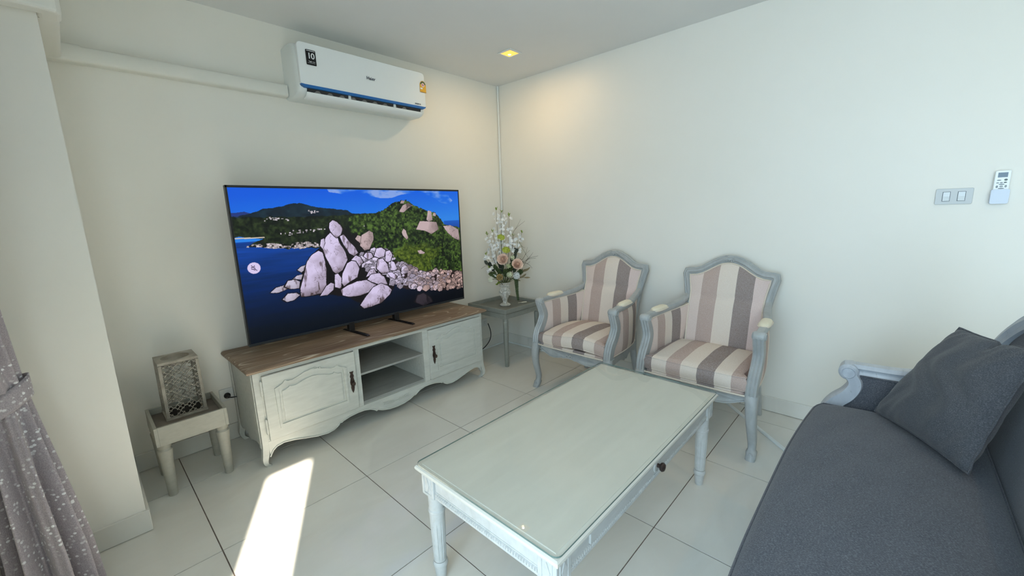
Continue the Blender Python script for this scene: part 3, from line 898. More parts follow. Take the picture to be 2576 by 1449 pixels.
PIC_ROCKS = [
    [(0.736, 0.678), (0.759, 0.745), (0.799, 0.742), (0.853, 0.728), (0.865, 0.665), (0.821, 0.629), (0.782, 0.663)],
    [(0.798, 0.757), (0.81, 0.834), (0.828, 0.826), (0.833, 0.75), (0.812, 0.737)],
    [(0.835, 0.79), (0.842, 0.814), (0.855, 0.804), (0.852, 0.781)],
    [(0.895, 0.691), (0.939, 0.695), (0.99, 0.653), (0.998, 0.549), (0.964, 0.57), (0.921, 0.628)],
    [(0.65, 0.829), (0.673, 0.88), (0.702, 0.898), (0.727, 0.879), (0.7, 0.855), (0.674, 0.823)],
    [(0.659, 0.895), (0.666, 0.918), (0.684, 0.915), (0.677, 0.894)],
    [(0.657, 0.662), (0.667, 0.689), (0.679, 0.674), (0.689, 0.614), (0.681, 0.596), (0.664, 0.632)],
    [(0.734, 0.494), (0.754, 0.498), (0.777, 0.472), (0.766, 0.461), (0.74, 0.47)],
    [(0.45, 0.581), (0.462, 0.66), (0.496, 0.688), (0.513, 0.672), (0.513, 0.618), (0.491, 0.547), (0.469, 0.542)],
    [(0.432, 0.637), (0.444, 0.662), (0.459, 0.651), (0.451, 0.599)],
    [(0.085, 0.318), (0.107, 0.347), (0.14, 0.358), (0.149, 0.331), (0.113, 0.312)],
    [(0.138, 0.347), (0.151, 0.384), (0.176, 0.386), (0.192, 0.365), (0.186, 0.321), (0.155, 0.326)],
    [(0.124, 0.261), (0.145, 0.296), (0.175, 0.291), (0.185, 0.272), (0.163, 0.245), (0.137, 0.239)],
    [(0.189, 0.449), (0.203, 0.47), (0.224, 0.478), (0.219, 0.45), (0.201, 0.429)],
    [(0.171, 0.394), (0.186, 0.412), (0.205, 0.412), (0.197, 0.379)],
    [(0.189, 0.258), (0.191, 0.316), (0.214, 0.426), (0.227, 0.498), (0.248, 0.544), (0.276, 0.57), (0.29, 0.554), (0.296, 0.493), (0.296, 0.416), (0.288, 0.28), (0.277, 0.261), (0.221, 0.256)],
    [(0.292, 0.596), (0.31, 0.661), (0.331, 0.694), (0.343, 0.665), (0.357, 0.655), (0.366, 0.593), (0.383, 0.538), (0.389, 0.484), (0.363, 0.41), (0.337, 0.387), (0.324, 0.41), (0.309, 0.482), (0.298, 0.536)],
    [(0.327, 0.726), (0.33, 0.76), (0.343, 0.778), (0.359, 0.763), (0.372, 0.741), (0.381, 0.713), (0.37, 0.669), (0.352, 0.654), (0.341, 0.674), (0.331, 0.701)],
    [(0.367, 0.662), (0.383, 0.671), (0.405, 0.614), (0.428, 0.566), (0.437, 0.527), (0.42, 0.507), (0.4, 0.531), (0.379, 0.591)],
    [(0.285, 0.605), (0.29, 0.646), (0.302, 0.653), (0.303, 0.62), (0.293, 0.579)],
    [(0.51, 0.489), (0.524, 0.547), (0.547, 0.55), (0.566, 0.526), (0.558, 0.48), (0.532, 0.471)],
    [(0.562, 0.442), (0.567, 0.516), (0.587, 0.523), (0.599, 0.483), (0.588, 0.437), (0.573, 0.428)],
    [(0.516, 0.385), (0.525, 0.458), (0.549, 0.463), (0.569, 0.412), (0.577, 0.343), (0.537, 0.343)],
    [(0.584, 0.361), (0.591, 0.436), (0.605, 0.424), (0.617, 0.363), (0.602, 0.352)],
    [(0.461, 0.498), (0.474, 0.523), (0.498, 0.514), (0.504, 0.481), (0.481, 0.467)],
    [(0.407, 0.481), (0.426, 0.508), (0.446, 0.49), (0.455, 0.453), (0.436, 0.416), (0.415, 0.45)],
    [(0.362, 0.384), (0.386, 0.456), (0.407, 0.472), (0.423, 0.46), (0.436, 0.403), (0.423, 0.34), (0.388, 0.313), (0.361, 0.284), (0.353, 0.315)],
    [(0.329, 0.382), (0.342, 0.388), (0.355, 0.35), (0.348, 0.272), (0.324, 0.291)],
    [(0.463, 0.332), (0.482, 0.383), (0.502, 0.388), (0.511, 0.349), (0.486, 0.341)],
    [(0.468, 0.311), (0.486, 0.345), (0.526, 0.347), (0.548, 0.312), (0.562, 0.248), (0.515, 0.261), (0.483, 0.288)],
    [(0.565, 0.341), (0.589, 0.342), (0.613, 0.305), (0.604, 0.278), (0.581, 0.303)],
    [(0.261, 0.242), (0.289, 0.306), (0.309, 0.326), (0.321, 0.314), (0.316, 0.272), (0.29, 0.24)],
    [(0.347, 0.261), (0.376, 0.286), (0.419, 0.307), (0.462, 0.307), (0.494, 0.268), (0.51, 0.253), (0.467, 0.208), (0.429, 0.193), (0.382, 0.196), (0.352, 0.218)],
    [(0.423, 0.116), (0.449, 0.169), (0.491, 0.241), (0.528, 0.261), (0.561, 0.236), (0.581, 0.196), (0.569, 0.161), (0.524, 0.105), (0.478, 0.091), (0.439, 0.085)],
    [(0.701, 0.055), (0.716, 0.106), (0.75, 0.117), (0.789, 0.063), (0.798, 0.023), (0.745, 0.003)],
]
PIC_ICON = (0.045, 0.494), [(0.047, 0.531), (0.065, 0.49)]

def paint_screen(nu, nv):
    rng = np.random.RandomState(7)
    u = np.linspace(0, 1, nu); v = np.linspace(0, 1, nv)
    U, V = np.meshgrid(u, v)
    img = np.zeros((nv, nu, 3))
    def put(mask, col):
        img[mask] = col[mask] if getattr(col, 'ndim', 0) == 3 else np.array(col, float)
    def shade(c0, c1, f):
        f = np.clip(f, 0, 1)[..., None]
        return np.array(c0, float) * (1 - f) + np.array(c1, float) * f
    # sky
    sky = shade((40, 128, 226), (4, 88, 220), (V - .72) / .28 + .35 * (.5 - U))
    put(V > 0, sky)
    n0 = fbm(U, V, 5, 9, 1)
    for k, c in (('cloud0', (150, 172, 226)), ('cloud1', (140, 166, 224))):
        m = poly_mask(PIC[k], U + (n0 - .5) * .03, V + (n0 - .5) * .05)
        f = np.clip((fbm(U, V, 12, 14, 2) - .38) * 4, 0, 1)[..., None]
        put(m, img * (1 - f * .85) + np.array(c, float) * f * .85)
    # sea
    sea = shade((0, 6, 20), (8, 62, 150), (V - .05) / .58)
    sea = sea * (.75 + .5 * fbm(U, V, 6, 60, 3))[..., None]
    sea = sea * np.clip(1.25 - U * .75, .35, 1)[..., None]
    put(V < .665, sea)
    put((V < .738) & (V > .60) & (U > .90), shade((12, 60, 150), (20, 90, 190), (V - .66) / .08))
    n1 = fbm(U, V, 60, 40, 4); n2 = fbm(U, V, 120, 70, 5, 3); n3 = fbm(U, V, 9, 8, 6)
    put(poly_mask(PIC['far'], U, V), (32, 52, 120))
    put(poly_mask(PIC['mount'], U, V + (n1 - .5) * .012), shade((10, 20, 34), (26, 50, 62), n1 * 1.4 - .2))
    fo = shade((6, 12, 6), (46, 60, 30), (n1 * .4 + n2 * .6) * 2.8 - 1.0)
    put(poly_mask(PIC['forest'], U + (n1 - .5) * .01, V + (n1 - .5) * .02), fo)
    hg = shade((8, 18, 5), (82, 110, 44), (n1 * .35 + n2 * .65) * 2.9 - 1.05 + (n3 - .5) * .5)
    put(poly_mask(PIC['hill'], U + (n1 - .5) * .05 * (U < .6) + (n1 - .5) * .012, V + (n2 - .5) * .022), hg)
    put(poly_mask(PIC['bush'], U + (n3 - .5) * .12 + (n1 - .5) * .04, V + (n3 - .5) * .1 + (n2 - .5) * .06), shade((26, 42, 8), (104, 122, 40), (n1 * .4 + n2 * .6) * 2.0 - .5))
    put(poly_mask(PIC['sand'], U, V), (196, 186, 170))
    sh = poly_mask(PIC['shore'], U, V + (n1 - .5) * .02) & (n2 > .47)
    put(sh & (V < .645), shade((90, 80, 80), (225, 215, 220), n2 * 2.4 - .9))
    # houses
    for (c, w, hh, k) in (((.27, .845), .022, .008, 9), ((.13, .80), .05, .012, 18), ((.30, .715), .13, .012, 16), ((.22, .70), .06, .010, 8)):
        for _ in range(k):
            a = c[0] + rng.randn() * w * .5; b = c[1] + rng.randn() * hh * .6
            m = (abs(U - a) < .0016 + rng.rand() * .0025) & (abs(V - b) < .0022 + rng.rand() * .003)
            put(m, np.array((214, 206, 214)) * (.6 + .4 * rng.rand()))
    grain = fbm(U, V, 30, 14, 8); crack = fbm(U, V, 46, 9, 9)
    veins = np.clip(1 - abs(fbm(U, V, 26, 15, 11) - .5) / .014, 0, 1) * .5
    def rock(poly, base, dark, k, outline=.006):
        p = np.array(poly); c = p.mean(0)
        x0, y0 = p.min(0) - .02; x1, y1 = p.max(0) + .02
        Uw, Vw = U + (grain - .5) * .005, V + (grain - .5) * .008
        g = [tuple(c + (q_ - c) * (1 + outline / max(.02, np.linalg.norm(q_ - c)))) for q_ in p]
        put(poly_mask(g, Uw, Vw), np.array((22, 17, 18)))
        m = poly_mask(poly, Uw, Vw)
        lx = (U - x0) / (x1 - x0); ly = (V - y0) / (y1 - y0)
        f = .40 + .42 * (1 - lx) + .26 * ly + (grain - .5) * .55 - np.clip((crack - .64) * 7, 0, .6) * (k != 0) - np.clip((.24 - ly) * 2.4, 0, .6) - np.clip((lx - .82) * 2.5, 0, .5)
        f = f + .14 - veins * (k != 0)
        put(m, shade(dark, base, f))
    # dark gaps under and between the boulders
    put(poly_mask(PIC['gaps'], U + (grain - .5) * .02, V + (grain - .5) * .02), np.array((15, 11, 13)))
    put(poly_mask(PIC['field'], U + (grain - .5) * .03, V + (grain - .5) * .03), np.array((40, 30, 30)))
    # rubble field
    pts = []
    while len(pts) < 420:
        a, b = rng.rand() * .55 + .45, rng.rand() * .5 + .08
        if poly_mask(PIC['field'], np.array([[a]]), np.array([[b]]))[0, 0]:
            pts.append((a, b))
    pts.sort(key=lambda q_: -q_[1])
    for (a, b) in pts:
        r = .007 + rng.rand() * .009 + (.008 if rng.rand() < .3 and a < .8 else 0)
        ang = rng.rand() * 3
        n_ = rng.randint(5, 8)
        pl_ = [(a + r * math.cos(ang + 2 * PI * k / n_) * (.75 + .4 * rng.rand()), b + r * 1.5 * math.sin(ang + 2 * PI * k / n_) * (.7 + .4 * rng.rand())) for k in range(n_)]
        wm = np.clip((a - .66) / .22 + rng.randn() * .25, 0, 1)
        base = np.array((200, 168, 160)) * wm + np.array((212, 202, 228)) * (1 - wm)
        rock(pl_, base * (.62 + .42 * rng.rand()), (52, 40, 42), 0, .0028)
    for i, r in enumerate(PIC_ROCKS):
        if i < 10: rock(r, (190, 168, 170), (66, 54, 52), i, .001)
        elif i == len(PIC_ROCKS) - 1: rock(r, (52, 46, 54), (16, 14, 20), i)
        else: rock(r, (212, 200, 232) if i > 14 else (196, 190, 210), (74, 60, 62), i)
    # dark waterline and foot of the rocks
    m = (V < .2) & (U > .36)
    # mute badge
    (cu, cvv), ((_, tv_), (ru, _)) = PIC_ICON
    rx, ry = .0205, .0365
    put(((U - cu) / rx) ** 2 + ((V - cvv) / ry) ** 2 < 1, (214, 200, 236))
    def icon(pl_, col): put(poly_mask([(cu + a * rx, cvv + b * ry) for a, b in pl_], U, V), col)
    ink = (58, 40, 74)
    icon([(-.45, .22), (-.18, .22), (.18, .55), (.18, -.55), (-.18, -.22), (-.45, -.22)], ink)
    icon([(-.34, .12), (-.14, .12), (.08, .34), (.08, -.34), (-.14, -.12), (-.34, -.12)], (214, 200, 236))
    icon([(-.42, .48), (-.34, .56), (.46, -.46), (.38, -.54)], ink)
    return np.clip(img, 0, 255)

def make_screen():
    nu, nv = 760, 428
    img = paint_screen(nu, nv) / 255.0
    lin = np.where(img <= .04045, img / 12.92, ((img + .055) / 1.055) ** 2.4)
    x0, x1, z0, z1 = -thw + .009, thw - .009, tz0 + .013, tz1 - .012
    U, V = np.meshgrid(np.linspace(x0, x1, nu), np.linspace(z0, z1, nv))
    co = np.stack([U, np.full(U.shape, -.0025), V], -1).reshape(-1, 3)
    idx = np.arange(nu * nv).reshape(nv, nu)
    q_ = np.stack([idx[:-1, :-1], idx[:-1, 1:], idx[1:, 1:], idx[1:, :-1]], -1).reshape(-1, 4)
    me = bpy.data.meshes.new('screen')
    me.vertices.add(len(co)); me.vertices.foreach_set('co', co.ravel())
    me.loops.add(q_.size); me.loops.foreach_set('vertex_index', q_.ravel())
    me.polygons.add(len(q_)); me.polygons.foreach_set('loop_start', np.arange(0, q_.size, 4))
    me.update(calc_edges=True); me.validate()
    at = me.color_attributes.new('picture', 'FLOAT_COLOR', 'POINT')
    at.data.foreach_set('color', np.concatenate([lin.reshape(-1, 3), np.ones((nu * nv, 1))], 1).astype(np.float32).ravel())
    m, nt, b = new_mat('screen_picture')
    an = N(nt, 'ShaderNodeAttribute', attribute_name='picture')
    b.inputs['Base Color'].default_value = (.006, .006, .007, 1)
    b.inputs['Roughness'].default_value = .3
    b.inputs['Specular IOR Level'].default_value = .25
    nt.links.new(an.outputs['Color'], b.inputs['Emission Color'])
    b.inputs['Emission Strength'].default_value = 1.0 / 2 ** EXPOSURE
    me.materials.append(m)
    link('screen', me, tv)
make_screen()
for dx in (-.187, .137):
    ft = MB()
    ft.prism([(-.17, .0), (-.175, .005), (-.16, .009), (.08, .010), (.10, .004), (.10, 0)], lambda a, b, t: (dx + t - (a + .0) * .09, a - .018, b + .0002), -.010, .010)
    ft.box(dx - .014, dx + .022, -.006, .028, .006, tz0 + .012)
    ft.build('foot', M['black'], tv, bevel=.002)

# ================================================================== COFFEE TABLE
CX0, CX1, CY0, CY1, CZ = -2.124, -.937, -2.222, -1.627, .4445
ct = thing('coffee_table', 'long white painted coffee table with fluted legs and beaded apron', 'table', ((CX0 + CX1) / 2, (CY0 + CY1) / 2, 0))
chx, chy = (CX1 - CX0) / 2, (CY1 - CY0) / 2
rings = []
for (z, i_) in ((.418, .018), (.4195, .008), (.424, .002), (.430, .0), (.436, .001), (.440, .006), (.4415, .016), (.4420, .019), (.4445, .020)):
    rings.append([(-chx + i_, -chy + i_, z), (chx - i_, -chy + i_, z), (chx - i_, chy - i_, z), (-chx + i_, chy - i_, z)])
MB().loft(rings).build('top', M['tabletop'], ct, smooth=22)
# moulded rim of the top, in the leg paint
def rim_bar(pts):
    MB().loft([[(x, y, z) for (x, y) in pts_] for z, pts_ in pts]).build('rim_moulding', M['tablepaint'], ct, smooth=40)
LX, LY = chx - .046, chy - .046     # leg centres
legr = [(.0270, .336), (.0268, .322), (.0262, .290), (.0262, .281), (.0288, .277), (.0288, .270), (.0264, .266), (.0262, .240)]
flut = [(.0262, .232), (.0258, .225), (.0240, .150), (.0220, .085), (.0218, .078)]
foot = [(.0225, .074), (.0255, .068), (.0265, .062), (.0245, .054), (.0205, .050), (.0200, .046), (.0215, .042), (.0205, .030), (.0175, .004), (.0165, .0)]
def leg_mesh():
    m_ = MB()
    m_.lathe(legr, n=32)
    def rf(r, z, a):
        k = min(1, max(0, (.230 - z) / .01)) * min(1, max(0, (z - .080) / .01))
        return r * (1 - .10 * k * (abs(math.sin(a * 5.5)) < .42) )
    prof = [(.0262 - (.240 - z) * .027, z) for z in np.linspace(.240, .076, 16)]
    m_.lathe(prof, n=66, rf=rf)
    m_.lathe(foot, n=32)
    return m_.mesh('leg', 30)
lm_ = leg_mesh(); lm_.materials.append(M['tablepaint'])
blk = MB().box(-.031, .031, -.031, .031, .336, .418).mesh('leg_block'); blk.materials.append(M['tablepaint'])
dia = MB()
for k in range(4):
    R_ = Matrix.Rotation(k * PI / 2, 4, 'Z')
    q_ = MB()
    q_.sweep([(-.017, -.0315, .348), (.017, -.0315, .348), (.017, -.0315, .409), (-.017, -.0315, .409)], (0, 1, 0), .0016, .0016, closed=True)
    q_.prism([(0, .350), (.0115, .379), (0, .408), (-.0115, .379)], lambda a, b, t: (a, t, b), -.030, -.0335)
    q_.xf(R_); dia.add(q_.v, q_.f)
dia = dia.mesh('carved_diamond'); dia.materials.append(M['tablepaint'])
for sx in (-1, 1):
    for sy in (-1, 1):
        l_ = link('leg', lm_, ct, loc=(sx * LX, sy * LY, 0))
        b_ = link('leg_block', blk, l_, bevel=.002)
        d_ = link('carved_diamond', dia, l_)
# aprons and bead mouldings
def beads(n, x0, x1, fn):
    m_ = MB()
    for k in range(n):
        x = x0 + (x1 - x0) * (k + .5) / n
        w_ = (x1 - x0) / n * .42
        m_.add([fn(x + a * w_, b * .0062, c * .0055) for a, b, c in ((-1, -1, 0), (1, -1, 0), (1, 1, 0), (-1, 1, 0), (-.5, -.55, 1), (.5, -.55, 1), (.5, .55, 1), (-.5, .55, 1))],
               [(0, 1, 5, 4), (1, 2, 6, 5), (2, 3, 7, 6), (3, 0, 4, 7), (4, 5, 6, 7)])
    return m_
for s in (-1, 1):
    y = s * (LY + .022)
    MB().box(-LX + .031, LX - .031, min(y, y - s * .018), max(y, y - s * .018), .345, .418).build('apron', M['tablepaint'], ct, bevel=.001)
    MB().box(-LX + .031, LX - .031, min(y + s * .003, y - s * .014), max(y + s * .003, y - s * .014), .338, .3465).build('apron_fillet', M['tablepaint'], ct, bevel=.001)
    b_ = beads(112, -LX + .033, LX - .033, lambda p, q, r: (p, y + s * r, .3535 + q)).build('bead_moulding', M['tablepaint'], ct, smooth=50)
    b_['kind'] = 'stuff'
    x = s * (LX + .022)
    MB().box(min(x, x - s * .018), max(x, x - s * .018), -LY + .031, LY - .031, .345, .418).build('apron', M['tablepaint'], ct, bevel=.001)
    MB().box(min(x + s * .003, x - s * .014), max(x + s * .003, x - s * .014), -LY + .031, LY - .031, .338, .3465).build('apron_fillet', M['tablepaint'], ct, bevel=.001)
    b_ = beads(46, -LY + .033, LY - .033, lambda p, q, r: (x + s * r, p, .3535 + q)).build('bead_moulding', M['tablepaint'], ct, smooth=50)
    b_['kind'] = 'stuff'
    MB().sweep([(x, -LY + .034, .363), (x, LY - .034, .363), (x, LY - .034, .416), (x, -LY + .034, .416)], (1, 0, 0), .0012, .0016, closed=True).build('apron_bead', M['tablepaint'], ct)
yf = -(LY + .022)
dr = MB().box(-.42, .42, yf - .006, yf + .01, .362, .417).build('drawer', M['tablepaint'], ct, bevel=.002)
kb = MB()
kb.lathe([(.026, 0), (.025, .003), (.019, .004), (.017, .002)], (0, yf - .006, .388), 24, axis='y')
kb.build('knob_plate', M['tablepaint'], dr, smooth=40)
kn = MB(); kn.lathe([(.007, 0), (.007, .008), (.014, .013), (.016, .019), (.012, .025), (.004, .027)], (0, yf - .008, .388), 20, axis='y')
kn.build('knob', M['dark_iron'], dr, smooth=50)

gs = MB().prism(rounded_rect(-chx + .003, chx - .003, -chy + .003, chy - .003, .02, 6), lambda a, b, t: (a, b, t), .0002, .0052).build('glass_sheet', M['glass'])
gs.data.materials.append(M['glass_edge'])
for p_ in gs.data.polygons:
    if abs(p_.normal.z) < .5: p_.material_index = 1
gs.location = ((CX0 + CX1) / 2, (CY0 + CY1) / 2, CZ)
tag(gs, 'clear glass sheet with rounded corners laid over the coffee table top', 'glass')

# ================================================================== ARMCHAIRS
def smooth_profile(x, xs_, ys_):
    return float(np.interp(x, xs_, ys_))

def d_back(z):              # front face of the leaning back: distance from the wall
    return .185 - (z - .40) * .20

def t_front(d, u):          # the cushion spreads in front of the arm supports
    k = min(1, max(0, (d - .590) / .045)); k = k * k * (3 - 2 * k)
    return d, u * (1 + .13 * k)

def make_chair(label, cush_label, yc, group, slump):
    ch = thing('armchair', label, 'chair', (0, yc, 0), PI, group)
    P = M['chairpaint']
    # back frame, one continuous moulded bar: post, camel top, post
    half = [(.196, .34), (.200, .46), (.205, .58), (.214, .66), (.228, .74), (.241, .805), (.247, .832)]
    crest = [(.247, .84), (.243, .846), (.228, .8495), (.19, .852), (.155, .864), (.12, .887), (.085, .910), (.05, .926), (.025, .933), (0, .935)]
    path = [(u, z) for u, z in half] + [(u, z) for u, z in crest[1:]]
    full = path + [(-u, z) for u, z in reversed(path[:-1])]
    pts = [(d_back(z) - .018, u, z) for u, z in full]
    MB().sweep(pts, (1, 0, .2), .0245, .021, sec=[(-1, -.8), (-.8, -1), (.8, -1), (1, -.8), (1, .35), (.72, .62), (.55, .55), (.25, 1), (-.25, 1), (-.55, .55), (-.72, .62), (-1, .35)]).build('back_frame', P, ch, smooth=50)
    cr = MB()
    for s in (-1, 1):
        cr.tube([(d_back(.93) + .001, s * (.012 + .007 * math.cos(t)), .928 + .007 * math.sin(t)) for t in np.linspace(0, 2 * PI, 12, endpoint=False)], .0035, 6, True)
        cr.tube(spline([(d_back(.93), s * .015, .944), (d_back(.93) + .003, s * .035, .934), (d_back(.92), s * .065, .922)], 4), [.004] * 4 + [.003] * 4 + [.001], 6)
    cr.ball((d_back(.94) - .01, 0, .948), (.012, .02, .010), 12, 6)
    cr.build('crest_carving', P, ch, smooth=60)
    # upholstered back panel
    
    def half_w(z): return smooth_profile(z, [.34, .46, .60, .66, .72, .76, .81, .86], [.200, .204, .206, .206, .208, .214, .224, .228])
    def top_z(u): return smooth_profile(abs(u), [0, .035, .06, .09, .12, .155, .19, .24], [.914, .909, .899, .882, .862, .842, .831, .828])
    def bp(front):
        def fn(a, b):
            s = a * 2 - 1
            uu = s * .23
            zt = top_z(uu)
            z = .345 + (zt - .345) * b
            uu = s * half_w(z)
            puff = .026 * (1 - abs(s) ** 3.5) * (1 - abs(2 * b - 1) ** 6) ** .8 if front else 0
            edge_ = .016 * float(np.clip((.72 - z) / .06, 0, 1))
            return (d_back(z) - .006 + edge_ + puff * (1 - .3 * (edge_ > 0)) if front else d_back(z) - .038, uu, z)
        return fn
    MB().grid(bp(True), 26, 34).build('back_upholstery', M['stripe_back'], ch, smooth=180)
    MB().grid(bp(False), 12, 20).build('back_cover', M['stripe_back'], ch, smooth=180)
    bnd = [bp(True)(0, t) for t in np.linspace(0, 1, 20)] + [bp(True)(t, 1) for t in np.linspace(.05, .95, 24)] + [bp(True)(1, t) for t in np.linspace(1, 0, 20)]
    MB().tube([(p[0] + .002, p[1], p[2]) for p in bnd], .0045, 8).build('piping', M['piping'], ch, smooth=60)
    stile_d = lambda z: smooth_profile(z, [.34, .38, .427, .47, .516, .55, .579, .61, .64], [.630, .622, .600, .572, .552, .552, .565, .585, .598])
    for s in (-1, 1):
        # arm: sweeps from the back post forward to a scroll
        ap_ = spline([(.112, .226, .694), (.145, .231, .680), (.19, .238, .668), (.25, .250, .657), (.34, .270, .648), (.45, .283, .644), (.54, .288, .643), (.590, .290, .637)], 6)
        m_ = MB()
        m_.sweep([(d, s * u, z) for d, u, z in ap_], (0, 0, 1), [.020 - .003 * (i < 12) for i in range(len(ap_))], [.020 - .005 * (i / len(ap_)) for i in range(len(ap_))])
        arm = m_.build('arm', P, ch, smooth=50)
        sc = MB()
        sc.lathe([(.010, -.028), (.020, -.026), (.024, -.020), (.024, .020), (.020, .026), (.010, .028)], (0, 0, 0), 18, axis='y')
        sc.xf(Matrix.Translation((.592, s * .290, .633)))
        for w_ in (-1, 1):
            sc.tube([(.592 + .014 * math.cos(t), s * .290 + w_ * .028, .633 + .014 * math.sin(t)) for t in np.linspace(0, 2 * PI, 14, endpoint=False)], .003, 6, True)
        sc.build('scroll', P, arm, smooth=50)
        # padded elbow rest
        def pad(a, b):
            t = 2 * PI * a
            d = .350 + .155 * b
            k = max(0.02, (1 - abs(2 * b - 1) ** 5)) ** .5
            ct_, sn_ = math.cos(t), math.sin(t)
            return (d, s * (.274 + (d - .350) * .07) + .0275 * k * math.copysign(abs(ct_) ** .75, ct_), .656 + (.014 * k * sn_ if sn_ < 0 else .019 * k * sn_ ** .8) + .002)
        MB().grid(pad, 20, 16, True).build('arm_pad', M['armpad'], ch, smooth=180)
        MB().tube([((.4275 + .080 * math.copysign(abs(math.cos(t)) ** .6, math.cos(t))), s * .2795 + s * .005 * math.cos(t) + .0280 * math.copysign(abs(math.sin(t)) ** .6, math.sin(t)), .657) for t in np.linspace(0, 2 * PI, 28, endpoint=False)], .0038, 6, True).build('pad_piping', M['piping'], ch, smooth=60)
        # S-curved front support, down to the seat rail
        sp_ = spline([(.600, .632), (.578, .590), (.560, .550), (.558, .515), (.582, .465), (.612, .425), (.632, .375), (.638, .310)], 5)
        MB().sweep([(d, s * (.289 - .004 * (i / len(sp_))), z) for i, (d, z) in enumerate(sp_)], (0, 1, 0), [.021 + .005 * math.sin(PI * i / len(sp_)) + .006 * (i / len(sp_)) for i in range(len(sp_))], .024,
                   sec=[(-1, -.7), (-.8, -1), (.8, -1), (1, -.7), (.75, -.35), (1, 0), (.75, .35), (1, .7), (.8, 1), (-.8, 1), (-1, .7)]).build('arm_support', P, ch, smooth=50)
        # arm panel, upholstered inside and out
        def panel(side):
            def fn(a, b):
                z = .345 + (.632 - .345) * b
                zt_ = z
                d0 = .172 - (z - .40) * .15; d1 = stile_d(z) - .012
                d = d0 + (d1 - d0) * a
                ztop = smooth_profile(d, [.15, .19, .25, .34, .45, .6], [.652, .642, .633, .627, .625, .621])
                z = .345 + (ztop - .345) * b
                u = smooth_profile(d, [.15, .25, .34, .45, .6], [.212, .249, .268, .279, .284])
                puff = (1 - abs(2 * a - 1) ** 4) * (1 - abs(2 * b - 1) ** 4) * .012
                return (d, s * (u - side * (.008 + puff)), z)
            return fn
        for side, nm in ((1, 'arm_panel_inner'), (-1, 'arm_panel_outer')):
            fn = panel(side)
            pa = MB().grid(fn, 18, 14).build('arm_upholstery', M['stripe_arm'], ch, smooth=180)
            bd = [fn(0, t) for t in np.linspace(0, 1, 12)] + [fn(t, 1) for t in np.linspace(.06, 1, 16)] + [fn(1, t) for t in np.linspace(.92, 0, 12)] + [fn(t, 0) for t in np.linspace(.94, .06, 10)]
            MB().tube(bd, .0042, 6, True).build('arm_piping', M['piping'], pa, smooth=60)
        # cabriole front leg with scroll foot
        lp = spline([(.632, .286, .345), (.644, .290, .31), (.650, .293, .26), (.640, .296, .19), (.614, .299, .11), (.604, .300, .07), (.616, .302, .03), (.634, .303, .004)], 5)
        nl = len(lp)
        ww = [.030 - .016 * (i / nl) ** .8 + (.007 if i > nl - 8 else 0) for i in range(nl)]
        lg = MB()
        rr = [[(d + a * w_, s * u + b * w_, max(0, z)) for a, b in ((-.6, -1), (.6, -1), (1, -.6), (1, .6), (.6, 1), (-.6, 1), (-1, .6), (-1, -.6))] for (d, u, z), w_ in zip(lp, ww)]
        rr[-1] = [(p[0], p[1], 0.0) for p in rr[-1]]
        lgo = lg.loft(rr).build('leg', P, ch, smooth=50)
        sc2 = MB().tube([(.638 + .003, s * .303 + .010 * math.cos(t), .026 + .010 * math.sin(t)) for t in np.linspace(0, 1.7 * PI, 16)], .003, 6)
        sc2.build('foot_scroll', P, lgo, smooth=50)
        # raked rear leg
        rl = spline([(.150, .200, .39), (.145, .205, .25), (.120, .215, .12), (.092, .222, .0)], 5)
        MB().loft([[(d + a * w_, s * u + b * w_, z) for a, b in ((-.6, -1), (.6, -1), (1, -.6), (1, .6), (.6, 1), (-.6, 1), (-1, .6), (-1, -.6))] for (d, u, z), w_ in zip(rl, np.linspace(.023, .015, len(rl)))]).build('leg', P, ch, smooth=50)
        # side rail with scalloped lower edge
        sr = [(.15, .262), (.15, .338), (.62, .338), (.62, .296), (.56, .285), (.48, .288), (.42, .276), (.385, .258), (.365, .268), (.345, .258), (.31, .276), (.25, .288), (.20, .275)]
        def srf(a, b, t):
            return (a, s * (smooth_profile(a, [.15, .62], [.215, .285]) + t), b)
        MB().prism(sr, srf, -.012, .014).build('side_rail', P, ch, bevel=.003)
    # front rail: serpentine lower edge with a small carved rosette
    frp = [(0, .287), (.03, .284), (.048, .278), (.058, .282), (.085, .273), (.13, .264), (.17, .267), (.21, .279), (.24, .291), (.262, .297)]
    lowp = [(-u, z) for u, z in reversed(frp)] + frp[1:]
    poly = lowp + [(.262, .335), (-.262, .335)]
    def frf(u, z, t): return (.640 - .03 * (abs(u) / .28) ** 2 + t, u, z)
    MB().prism(poly, frf, -.016, .012).build('front_rail', P, ch, bevel=.003)
    MB().sweep([frf(u, z + .004, .0125) for u, z in lowp], (1, 0, 0), .004, .003).build('rail_bead', P, ch, smooth=50)
    ro = MB()
    for w_ in (-1, 1):
        ro.tube([(.655, w_ * .013 + .009 * math.cos(t), .302 + .009 * math.sin(t)) for t in np.linspace(0, 2 * PI, 14, endpoint=False)], .003, 6, True)
    ro.build('rosette', P, ch, smooth=50)
    MB().box(.14, .165, -.205, .205, .262, .338).build('back_rail', P, ch, bevel=.003)
    # tight upholstered deck under the loose cushion
    dk = MB()
    dk.prism([(.17, -.225), (.60, -.262), (.645, -.255), (.652, 0), (.645, .255), (.60, .262), (.17, .225)], lambda a, b, t: (a, b, t), .322, .352)
    dk.build('seat_deck', M['stripe_seat'], ch, bevel=.012, seg=3)
    MB().tube(spline([(.600, -.276, .336), (.650, -.268, .336), (.657, 0, .336), (.650, .268, .336), (.600, .276, .336)], 8), .0048, 8).build('deck_piping', M['piping'], ch, smooth=60)
    # loose cushion: a thing of its own
    cu = thing('seat_cushion', cush_label, 'cushion', (0, yc, .353), PI, group and 'striped seat cushions on the armchairs')
